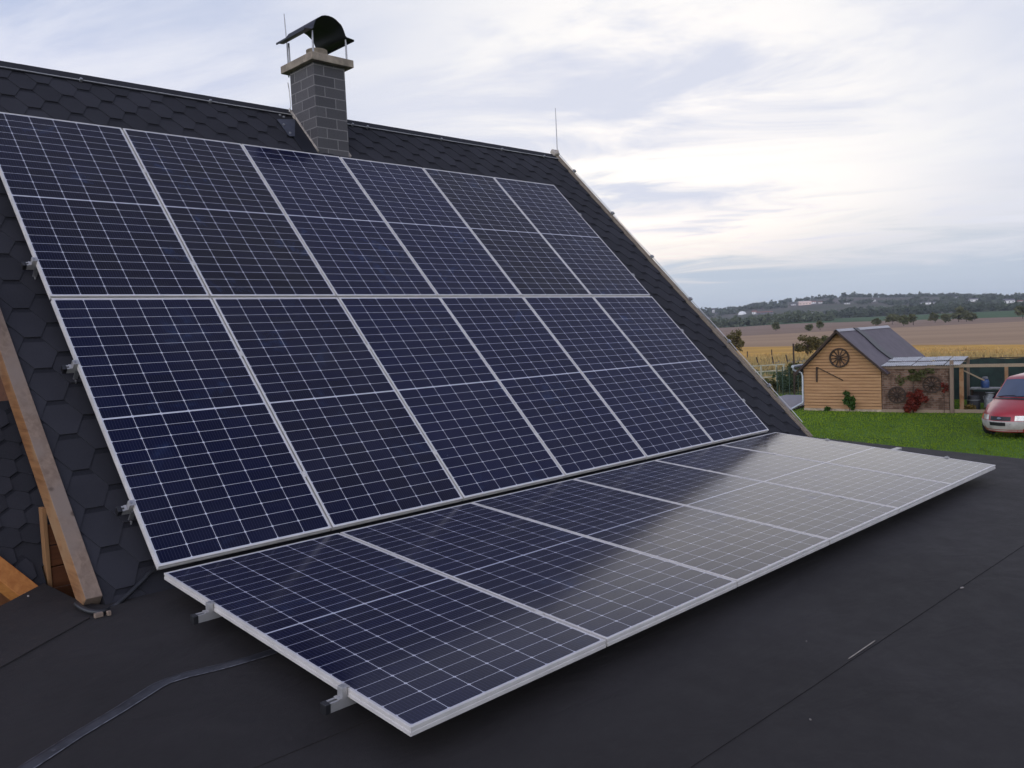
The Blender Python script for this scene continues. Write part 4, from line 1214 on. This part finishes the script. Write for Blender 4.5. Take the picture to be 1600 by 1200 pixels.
# deck left of the shed
M['deckw'] = wood('silver deck boards', (0.34, 0.32, 0.32), (0.25, 0.235, 0.24), 0, 1.0)
mb = MB()
for i in range(26): mb.box((-3.2, -.9 + i * .27, 0.02), (-.50, -.9 + i * .27 + .255, .10), SM)
tag(mb.build('deck', M['deckw']), 'low silver grey plank deck left of the shed', 'deck')

# fences and bushes left of the shed
M['post'] = wood('weathered post', (0.075, 0.052, 0.038), (0.045, 0.032, 0.024), 2, 1.0)
M['railw'] = mat('pale fence rail', (0.40, 0.38, 0.27), .8, 0, .15, 4)
rf = thing('rail_fence', 'pale wooden rail fence in the rough grass left of the shed', 'fence', gnd(1190, 597))
ra, rb_ = gnd(1172, 604), gnd(1228, 602)
d_ = rb_ - ra
for z in (.50, .85, 1.2):
    MB().bar(ra + Vector((0, 0, z)), rb_ + Vector((0, 0, z + .05)), .04, .06).build('rail', M['railw'], rf)
for t_ in (.08, .32, .75, .95): MB().bar(ra + d_ * t_, ra + d_ * t_ + Vector((0, 0, 1.25)), .08, .08).build('post', M['railw'], rf)
GP = 'thin dark posts standing in the dry grass'
for i, (px_, yb, yt, ln) in enumerate(((1186, 574, 558, .12), (1210, 573, 557, .1), (1231, 568, 554, .1), (1168, 559, 549, 0), (1206, 559, 546, 0))):
    p = gnd(px_, yb); rr = (p - CAM).dot(FWD); h = (yb - yt) / FPX * rr
    lb = ['leaning dark post in the dry grass, leftmost of the leaning ones', 'leaning dark post in the dry grass, middle of the leaning ones', 'leaning dark post in the dry grass closest to the tall pole', 'upright short post at the golden field edge nearer the house roof', 'upright short post at the golden field edge nearer the shed'][i]
    tag(MB().tube([p, p + Vector((RGT.x * -ln * h * 2, RGT.y * -ln * h * 2, h))], .055, 7).build('fence_post', M['post']), lb, 'post', GP)
p = gnd(1241.5, 617); tag(MB().tube([p, p + Vector((0.02, 0, 1.2)), p + Vector((0, 0, 2.62))], .045, 8).build('pole', M['post']), 'tall dark pole rising left of the shed roof', 'pole')
wf = thing('wire_fence', 'green wire mesh fence with thin posts behind the deck', 'fence', gnd(1240, 616))
wa, wb = gnd(1214, 617.5), gnd(1262, 616); d_ = wb - wa
M['greenmetal'] = mat('green coated wire', (0.05, 0.085, 0.06), .5, .2, .1, 6)
for t_ in (.02, .2, .42, .7, .98): MB().tube([wa + d_ * t_, wa + d_ * t_ + Vector((0, 0, 1.45))], .025, 6).build('post', M['greenmetal'], wf)
mb = MB()
for i in range(31): mb.tube([wa + d_ * (i / 30), wa + d_ * (i / 30) + Vector((0, 0, 1.4))], .004, 4, caps=False)
for i in range(13): mb.tube([wa + Vector((0, 0, .05 + i * .112)), wb + Vector((0, 0, .05 + i * .112))], .004, 4, caps=False)
mb.build('mesh', M['greenmetal'], wf)
for i, (px_, py_, w_, h_, lm, lb, n) in enumerate((
        (1222, 612, 1.0, 1.1, L_dark, 'dark green bush behind the wire fence, left of the tall pole', 700),
        (1246, 611, 1.0, 1.5, L_vine, 'tall mid green bush behind the wire fence, beside the downpipe', 800),
        (1202, 612, .7, .7, L_vine, 'small weedy bush at the left end of the wire fence', 420))):
    plant('bush', lb, 'bush', gnd(px_, py_), [(0, 0, h_ * .5, w_, w_ * .8, h_ * .55, n)], lm, .10, 30 + i, stem=(.02, h_ * .6), clumps=14)
for i, (px_, yb, wpx, hpx, lb, lm, n) in enumerate((
        (1150, 556, 36, 44, 'brownish bush showing beside the right roof edge', L_olive, 900),
        (1262, 556, 46, 36, 'rounded olive bush left behind the shed roof', L_olive, 1300),
        (1290, 552, 30, 32, 'olive bush mostly hidden behind the shed ridge', L_vine, 700))):
    p = gnd(px_, yb); rr = (p - CAM).dot(FWD); k_ = rr / FPX
    w_, h_ = wpx * k_ / 2, hpx * k_
    plant('bush', lb, 'bush', p, [(0, 0, h_ * .52, w_, w_, h_ * .5, n)], lm, .16, 40 + i, stem=(.06, h_ * .55), clumps=18)

# lone trees along the field track far out
GT = 'small trees along the far field edge'
spec = [(1370, 508.5, 14, 10), (1394, 507, 24, 15), (1412, 509, 13, 15), (1427, 508, 12, 15), (1461, 504, 13, 13), (1478, 504, 11, 13), (1498, 503, 20, 19), (1510, 502.5, 13, 13), (1519, 502, 13, 12), (1598, 496, 22, 16), (1212, 517, 10, 12), (1281, 516, 9, 13), (1264, 517, 8, 9)]
names = ['leftmost above the shed ridge', 'wide and low, just right of the shed ridge middle', 'dense one standing right above the shed ridge end', 'thin one right of the dense tree', 'rounded one alone in mid field edge', 'rounded one right next to the lone mid tree', 'tallest one of the right clump', 'middle one of the right clump', 'right one of the clump', 'spreading one at the right photo edge', 'faint one on the dark field at left', 'faint one on the dark field just left of the shed', 'smallest faint one on the dark field']
for i, ((px_, yb, wp, hp_), nm) in enumerate(zip(spec, names)):
    d = ray(px_, yb)
    rr = min(430.0, (GZ - CAM.z) / d.z * Vector((d.x, d.y)).length) if d.z < -1e-4 else 430.0
    p = azr(px_, rr); a = math.atan2(p.y - CAM.y, p.x - CAM.x); p.z = gz(rr, a)
    k_ = rr / FPX
    plant('tree', 'small far field tree, ' + nm, 'tree', p, [(0, 0, hp_ * k_ * .6, wp * k_ / 2, wp * k_ / 2, hp_ * k_ * .42, 260)], L_bank, .034 * rr / 13, 60 + i, GT, stem=(.12, hp_ * k_ * .5), clumps=12)

# houses on the hill
M['render'] = mat('white rendered wall', (0.80, 0.78, 0.74), .8, 0, .06, .3)
M['renderp'] = mat('pinkish rendered wall', (0.80, 0.60, 0.50), .8, 0, .06, .3)
M['redroof'] = mat('red tile roof', (0.26, 0.10, 0.07), .8, 0, .12, .3)
M['greyroof'] = mat('grey tile roof', (0.16, 0.15, 0.16), .8, 0, .12, .3)
M['window'] = mat('dark window glass', (0.03, 0.035, 0.045), .2, 0, .1, 1)
HOUSES = []
GH = 'houses scattered over the far hillside'


def far_house(px_, py_, wpx, hpx, rr, label, wall='render', roofm='redroof', dome=False):
    d = ray(px_, py_); h = Vector((d.x, d.y)).length
    a = math.atan2(d.y, d.x)
    rr = 920.0
    while rr < 2195 and CAM.z + d.z / h * rr > gz(rr, a): rr += 4
    p = azr(px_, rr); p.z = gz(rr, a)
    k_ = rr / FPX; w, hh = wpx * k_, hpx * k_
    Mx = Matrix.Translation(p) @ Matrix.Rotation(a - math.pi / 2 + .2, 4, 'Z')
    HOUSES.append((px_, wpx, rr))
    root = thing('hill_house', label, 'house', p, GH)
    dp = min(w, 12)
    if dome:
        MB().lathe([(w / 2, -4), (w / 2, hh * .2), (w * .42, hh * .6), (w * .25, hh * .9), (0, hh)], Mx, 20).build('roof', M[wall], root, smooth=True)
        return
    MB().box((-w / 2, -dp / 2, -6), (w / 2, dp / 2, hh * .68), Mx).build('wall', M[wall], root)
    e = .6
    vs = [Mx @ Vector(q) for q in ((-w / 2 - e, -dp / 2 - e, hh * .68), (w / 2 + e, -dp / 2 - e, hh * .68), (w / 2 + e, dp / 2 + e, hh * .68), (-w / 2 - e, dp / 2 + e, hh * .68), (-w / 2 - e, 0, hh * 1.1), (w / 2 + e, 0, hh * 1.1))]
    MB().add(vs, [(0, 1, 5, 4), (2, 3, 4, 5), (1, 2, 5), (3, 0, 4), (3, 2, 1, 0)]).build('roof', M[roofm], root)
    for k in range(max(2, int(w / 4.5))):
        u = -w / 2 + w * (k + .5) / max(2, int(w / 4.5))
        MB().box((u - .7, -dp / 2 - .08, hh * .22), (u + .7, -dp / 2 - .01, hh * .46), Mx).build('window', M['window'], root)


far_house(1258, 476.5, 17, 5, 2030, 'long pinkish lit building high on the far hill, largest of the hill houses', 'renderp', 'renderp')
far_house(1271, 474.5, 7, 3.5, 2050, 'white house right beside the long pinkish building on the hill')
far_house(1283, 474, 6, 2.5, 2060, 'small white house second to the right of the long pinkish building')
far_house(1240, 477, 6, 2, 2000, 'small pale house left of the long pinkish building', roofm='greyroof')
far_house(1179, 491, 6, 5, 1020, 'white gabled house at the left foot of the hill', roofm='redroof')
far_house(1195, 490.5, 22, 3.5, 1040, 'long low red roofed barn at the left foot of the hill', 'greyroof', 'redroof')
far_house(1160, 491.5, 12, 5, 1010, 'pale domed barn at the left foot of the hill', dome=True)
far_house(1269, 492, 4, 5, 1000, 'small white gable peeking out above the willow belt', roofm='greyroof')
far_house(1115, 488, 3, 5, 1015, 'narrow white tower at the far left of the hill', roofm='greyroof')
far_house(1324, 475, 7, 2, 1900, 'pair of tiny white houses above the shed roof', roofm='greyroof')
far_house(1366, 471, 4, 3, 2000, 'small white house left of the olive hilltop', roofm='greyroof')
far_house(1447, 475.5, 11, 3, 1800, 'wide low white house in the middle of the hillside', roofm='greyroof')
far_house(1460.5, 474.5, 3, 2.5, 1850, 'tiny white house just right of the wide low one', roofm='greyroof')
far_house(1497, 468, 6, 4, 2000, 'pale grey house near the top of the hill on the right', roofm='greyroof')
far_house(1521, 471, 10, 4, 1950, 'white house with several gables near the hilltop on the right', roofm='greyroof')
far_house(1576, 474, 13, 5.5, 1800, 'large white house among dark trees at the right, low side wing', roofm='greyroof')
far_house(1597, 473.5, 10, 3.5, 1820, 'white house cut by the right photo edge', roofm='redroof')

# tree belts and hillside woodland: one mass each
def mass(name, label, spots, m, n, size, seed, clumps=7):
    r = random.Random(seed); mb = MB(); tn = []
    for (p, rx, rz) in spots:
        foliage(mb, tn, p + Vector((0, 0, rz * .8)), (rx, rx, rz), n, size, r, clumps, hollow=.3, base=p.z - 1)
    o = mb.build(name, m); add_tint(o, tn)
    return tag(o, label, 'woodland', None, 'stuff')


r = random.Random(21)
sp = []
for i in range(95):
    px_ = r.uniform(1050, 1312); rr = r.uniform(690, 740)
    p = azr(px_, rr); a = math.atan2(p.y - CAM.y, p.x - CAM.x); p.z = gz(rr, a)
    t_ = 1.0 if px_ < 1290 else max(.5, (1318 - px_) / 28)
    sp.append((p, r.uniform(4, 7), r.uniform(3.6, 5.6) * t_))
mass('tree_belt', 'pale green belt of willows and bushes behind the dark field on the left', sp, L_belt, 150, 1.1, 22)
sp = []
for i in range(110):
    px_ = r.uniform(1296, 1640); rr = r.uniform(915, 985)
    p = azr(px_, rr); a = math.atan2(p.y - CAM.y, p.x - CAM.x); p.z = gz(rr, a) - .5
    sp.append((p, r.uniform(5, 8), r.uniform(4.0, 6.5)))
mass('far_wood', 'dark line of woodland beyond the green field on the right', sp, L_wood, 120, 1.5, 23)
sp = []
for i in range(1500):
    px_ = r.uniform(1040, 1680); rr = r.uniform(1050, 2230)
    p = azr(px_, rr); a = math.atan2(p.y - CAM.y, p.x - CAM.x)
    nz = NZ(p.x, p.y, 1 / 260.0, 11) + (0.30 if rr > 1950 else 0)
    if nz < 0.10: continue
    if any(abs(px_ - hx) < hw / 2 + 4 and hr - 190 < rr < hr + 15 for hx, hw, hr in HOUSES): continue
    p.z = gz(rr, a) - .5
    big = r.random() < .06
    sp.append((p, r.uniform(6, 11) * (1.3 if big else 1), r.uniform(3.5, 6) * (1.35 if big else 1)))
mass('hillside_woodland', 'bluish woodland patches covering the far hillside', sp, L_wood, 34, 3.0, 24, 5)

# ------------------------------------------------------------------ red van
VP = gnd(1535, 679)
hd = math.radians(169.0)
HX = Vector((math.cos(hd), math.sin(hd), 0)); HY = Vector((-HX.y, HX.x, 0))
VO = VP + HY * .89 + HX * .75
VM = Matrix(((HX.x, HY.x, 0, VO.x), (HX.y, HY.y, 0, VO.y), (0, 0, 1, VO.z), (0, 0, 0, 1)))
M['redpaint'] = mat('faded red paint', (0.34, 0.024, 0.030), .33, 0, .08, 2.0, spots=(1.5, .55, (.27, .02, .026), .6))
b_ = M['redpaint'].node_tree.nodes['Principled BSDF']; b_.inputs['Coat Weight'].default_value = .5; b_.inputs['Coat Roughness'].default_value = .12
M['bumper'] = mat('grey bumper plastic', (0.40, 0.37, 0.33), .6, 0, .12, 5, spots=(9, .6, (.2, .19, .18), .5))
M['vglass'] = mat('car glass with painted sky blue', (0.040, 0.062, 0.110), .06, 0, .1, 1, spec=.9)  # blue of the reflected sky put into the glass base colour
M['lamp'] = mat('headlamp glass', (0.62, 0.60, 0.55), .12, .3, .2, 12)
M['amber'] = mat('amber indicator glass', (0.75, 0.20, 0.015), .2, 0, .1, 8)
M['tyre'] = mat('tyre rubber', (0.015, 0.015, 0.016), .8, 0, .2, 20)
van = thing('parked_van', 'faded red people carrier with grey bumper parked on the lawn at the right edge', 'van', VO)
PR = [(-.03, .22, .80), (.0, .32, .86), (.02, .47, .89), (-.005, .54, .885), (-.05, .71, .875), (-.14, .80, .86), (-.45, .95, .85), (-.80, 1.08, .84), (-1.02, 1.16, .83), (-1.35, 1.42, .755), (-1.68, 1.69, .69), (-1.95, 1.78, .655), (-2.8, 1.84, .635), (-3.8, 1.80, .63), (-4.25, 1.68, .66), (-4.45, 1.28, .76), (-4.58, .80, .86), (-4.60, .45, .86), (-4.52, .24, .82)]
NTT = 12


def vpt(i, t, off=0.0):
    x, z, hw = PR[i]
    bow = .75 if i < 6 else (.75 - .13 * (i - 5) if i < 11 else 0.0)
    bow = max(bow, 0.0)
    crown = .018 if i < 5 else .045
    back = .10 if i > 14 else 0
    y = hw * t
    xx = x - bow * abs(t) ** 2.1 + back * abs(t) ** 2.5
    return Vector((xx + off * .6, y, z - crown * t * t + off))


mb = MB(); vs = []
for i in range(len(PR)):
    for k in range(NTT + 1): vs.append(VM @ vpt(i, -1 + 2 * k / NTT))
W_ = NTT + 1
fs = [(i * W_ + k, i * W_ + k + 1, (i + 1) * W_ + k + 1, (i + 1) * W_ + k) for i in range(len(PR) - 1) for k in range(NTT)]
fs = [tuple(reversed(f)) for f in fs]
mb.add(vs, fs)
for sd in (-1, 1):
    rows = []
    for i in range(3, len(PR) - 1):
        e = vpt(i, sd)
        zt_ = e.z
        belt = Vector((e.x, sd * max(abs(e.y), .895 if e.z > .9 else abs(e.y)), min(zt_ - .005, .98)))
        fr_ = e.x > -.92
        mid = Vector((e.x, sd * .905, min(zt_ - .01, .62))); sill = Vector((e.x, sd * (.89 if fr_ else .86), min(zt_ - .02, .47 if fr_ else .27)))
        rows.append([VM @ q for q in (e, belt, mid, sill)])
    vs = [q for rw in rows for q in rw]
    fs = [(4 * i + j, 4 * i + j + 1, 4 * i + 5 + j, 4 * i + 4 + j) for i in range(len(rows) - 1) for j in range(3)]
    if sd > 0: fs = [tuple(reversed(f)) for f in fs]
    mb.add(vs, fs)
mb.box((-4.45, -.8, .24), (-.75, .8, .30), VM)
body = mb.build('body', M['redpaint'], van, smooth=True)


def vpatch(name, i0, i1, t0, t1, off, m, parent=van, nt=8, fi0=0.0, fi1=0.0):
    vs = []
    rows = [i0 + fi0] + list(range(int(i0) + 1, int(i1) + (1 if fi1 > 0 else 0))) + [i1 + fi1]
    rows = sorted(set(rows))
    for fi in rows:
        i = min(int(fi), len(PR) - 2); f = fi - i
        for k in range(nt + 1):
            t = t0 + (t1 - t0) * k / nt
            vs.append(VM @ vpt(i, t, off).lerp(vpt(i + 1, t, off), f))
    w = nt + 1
    fs = [tuple(reversed((i * w + k, i * w + k + 1, (i + 1) * w + k + 1, (i + 1) * w + k))) for i in range(len(rows) - 1) for k in range(nt)]
    return MB().add(vs, fs).build(name, m, parent, smooth='all')


ws = vpatch('windscreen', 8, 10, -.93, .93, .008, M['vglass'], fi0=0.05, fi1=-.02)
vpatch('grille', 3, 4, -.34, .32, .012, M['black'], fi0=.05, fi1=-.25)
bd = MB()
c_ = vpt(3, 0, .02); c_.z = .63; c_.x = .018
bd.lathe([(0, .008), (.055, .006), (.06, 0)], VM @ Matrix.Translation(c_) @ Matrix.Rotation(math.pi / 2, 4, 'Y') @ Matrix.Scale(.5, 4, (1, 0, 0)), 20)
M['badge'] = mat('dull badge', (0.22, 0.25, 0.32), .35, .4, .1, 10)
bd.build('badge', M['badge'], van)
for sd in (-1, 1):
    a, b = sorted((sd * .42, sd * .80))
    hl = vpatch('headlight', 3, 4, a, b, .012, M['lamp'], fi0=.05, fi1=-.08)
    a, b = sorted((sd * .81, sd * .985))
    vpatch('indicator', 3, 4, a, b, .012, M['amber'], fi0=.05, fi1=-.10)
bm = vpatch('bumper', 0, 2, -1.0, 1.0, .035, M['bumper'], fi0=.45, fi1=.55, nt=16)
vpatch('bumper_lip', 0, 1, -1.0, 1.0, .03, M['bumper'], fi0=-.0, fi1=-.72, nt=16)
# dark number plate and lower opening
vpatch('number_plate', 1, 2, -.34, .20, .05, M['black'], fi0=.25, fi1=-.05)
vpatch('bonnet_gap', 7, 8, -.95, .95, .010, M['black'], fi0=.35, fi1=-.15)
for t0, t1 in ((-.75, -.05), (-.05, .6)):
    p0_, p1_ = vpt(8, t0, .03), vpt(8, t1, .035).lerp(vpt(9, t1, .035), .12)
    MB().tube([VM @ p0_, VM @ (p0_.lerp(p1_, .5) + Vector((.0, 0, .012))), VM @ p1_], .012, 6).build('wiper', M['black'], van)
for sd in (-1, 1):
    # side windows
    q = [(-1.55, 1.10), (-1.95, 1.56), (-2.75, 1.60), (-2.75, 1.06)]
    for q in ([(-1.30, 1.08), (-1.86, 1.55), (-2.55, 1.60), (-2.55, 1.04)], [(-2.65, 1.04), (-2.65, 1.60), (-3.45, 1.58), (-3.45, 1.06)], [(-3.55, 1.08), (-3.55, 1.57), (-4.1, 1.50), (-4.25, 1.12)]):
        vs = []
        for (x, z) in q:
            t_ = (z - .98) / (1.70 - .98); y = .895 + (.64 - .895) * t_
            vs.append(VM @ Vector((x, sd * (y + .022), z)))
        MB().add(vs, [(0, 1, 2, 3) if sd > 0 else (3, 2, 1, 0)]).build('side_window', M['vglass'], van)
    m_ = MB().box((-1.42, sd * 1.0 - .09, 1.02), (-1.30, sd * 1.0 + .09, 1.16), VM)
    m_.bar(VM @ Vector((-1.36, sd * .88, 1.06)), VM @ Vector((-1.36, sd * .95, 1.08)), .05, .05)
    if sd > 0: m_.build('mirror', M['redpaint'], van, bevel=.02)
    for wx in (-1.05, -3.80):
        T = VM @ Matrix.Translation((wx, sd * .80, .31)) @ Matrix.Rotation(math.pi / 2 * (-sd), 4, 'X')
        w_ = MB().lathe([(.17, .10), (.27, .11), (.31, .08), (.315, 0), (.31, -.08), (.2, -.1)], T, 28).build('wheel', M['tyre'], van, smooth=True)
        MB().lathe([(0, .085), (.10, .075), (.165, .10), (.175, .105)], T, 24).build('rim', M['zinc'], w_, smooth=True)
        T2 = VM @ Matrix.Translation((wx, sd * .908, .33)) @ Matrix.Rotation(math.pi / 2 * (-sd), 4, 'X')
        vs = [T2 @ Vector((.38 * math.cos(a), .38 * math.sin(a), 0)) for a in [2 * math.pi * i / 24 for i in range(24)]]

# ------------------------------------------------------------------ grass on the lawn
def grass():
    r = random.Random(5); vs = []; fs = []; tn = []
    N = 62000
    a0, a1 = math.radians(11.5), math.radians(38)
    for _ in range(N):
        a = r.uniform(a0, a1); rr = math.sqrt(r.uniform(11 ** 2, 46 ** 2))
        x, y = CAM.x + rr * math.cos(a), CAM.y + rr * math.sin(a)
        q = SM.inverted() @ Vector((x, y, GZ))
        if -.02 < q.x < SW and 0 < q.y < SLEN: continue
        if -3.3 < q.x < -.45 and -.9 < q.y < 6.2: continue
        hgt = r.uniform(.02, .055) * (1.0 + .5 * NZ(x, y, .9, 4)); w = r.uniform(.010, .018) * (0.6 + rr / 40)
        b = r.uniform(0, 6.283); dx, dy = math.cos(b) * w, math.sin(b) * w
        lx, ly = r.uniform(-.03, .03), r.uniform(-.03, .03)
        k = len(vs)
        vs += [(x - dx, y - dy, GZ), (x + dx, y + dy, GZ), (x + lx, y + ly, GZ + hgt)]
        fs.append((k, k + 1, k + 2)); tn.append(min(1, max(0, .5 + 1.0 * NZ(x, y, .22, 9) + .4 * NZ(x, y, .9, 3) + r.uniform(-.2, .2))))
    m = leaf_mat('grass blades', (0.130, 0.210, 0.010), (0.230, 0.335, 0.026), .3, .3)
    o = MB().add(vs, fs).build('grass', m); add_tint(o, tn)
    tag(o, 'mown green grass blades of the lawn between house and shed', 'grass', None, 'stuff')


grass()


def tall_grass():
    r = random.Random(6); vs = []; fs = []; tn = []
    for _ in range(15000):
        px_ = r.uniform(1060, 1660); rr = r.uniform(47, 100)
        p = azr(px_, rr, GZ); a = math.atan2(p.y - CAM.y, p.x - CAM.x)
        n_ = NZ(p.x, p.y, .12, 5)
        if n_ < -.15: continue
        hgt = r.uniform(.12, .40) * (1 + n_); w = r.uniform(.05, .14)
        b = r.uniform(0, 6.283); dx, dy = math.cos(b) * w, math.sin(b) * w
        k = len(vs)
        vs += [(p.x - dx, p.y - dy, GZ), (p.x + dx, p.y + dy, GZ), (p.x + r.uniform(-.12, .12), p.y + r.uniform(-.12, .12), GZ + hgt)]
        fs.append((k, k + 1, k + 2))
        t_ = (rr - 60) / 40.0
        tn.append(min(1, max(0, t_ + r.uniform(-.3, .3))))
    m = leaf_mat('tall dry grass', (0.24, 0.21, 0.095), (0.62, 0.41, 0.15), .3, .2)
    o = MB().add(vs, fs).build('tall_grass', m); add_tint(o, tn)
    tag(o, 'tall dry grass and weeds in the rough ground beyond the yard', 'grass', None, 'stuff')


tall_grass()

# ------------------------------------------------------------------ haze: one even box of air round everything
hm = bpy.data.materials.new('air haze'); hm.use_nodes = True
ht = hm.node_tree
for n_ in list(ht.nodes):
    if n_.type == 'BSDF_PRINCIPLED': ht.nodes.remove(n_)
pv = ht.nodes.new('ShaderNodeVolumePrincipled')
pv.inputs['Color'].default_value = (0.78, 0.84, 0.95, 1)
pv.inputs['Density'].default_value = 0.00015
ht.links.new(pv.outputs[0], ht.nodes['Material Output'].inputs['Volume'])
hz = MB().box((-3600, -3600, -60), (3600, 3600, 75)).build('haze', hm)
tag(hz, None, None, None, 'stuff')
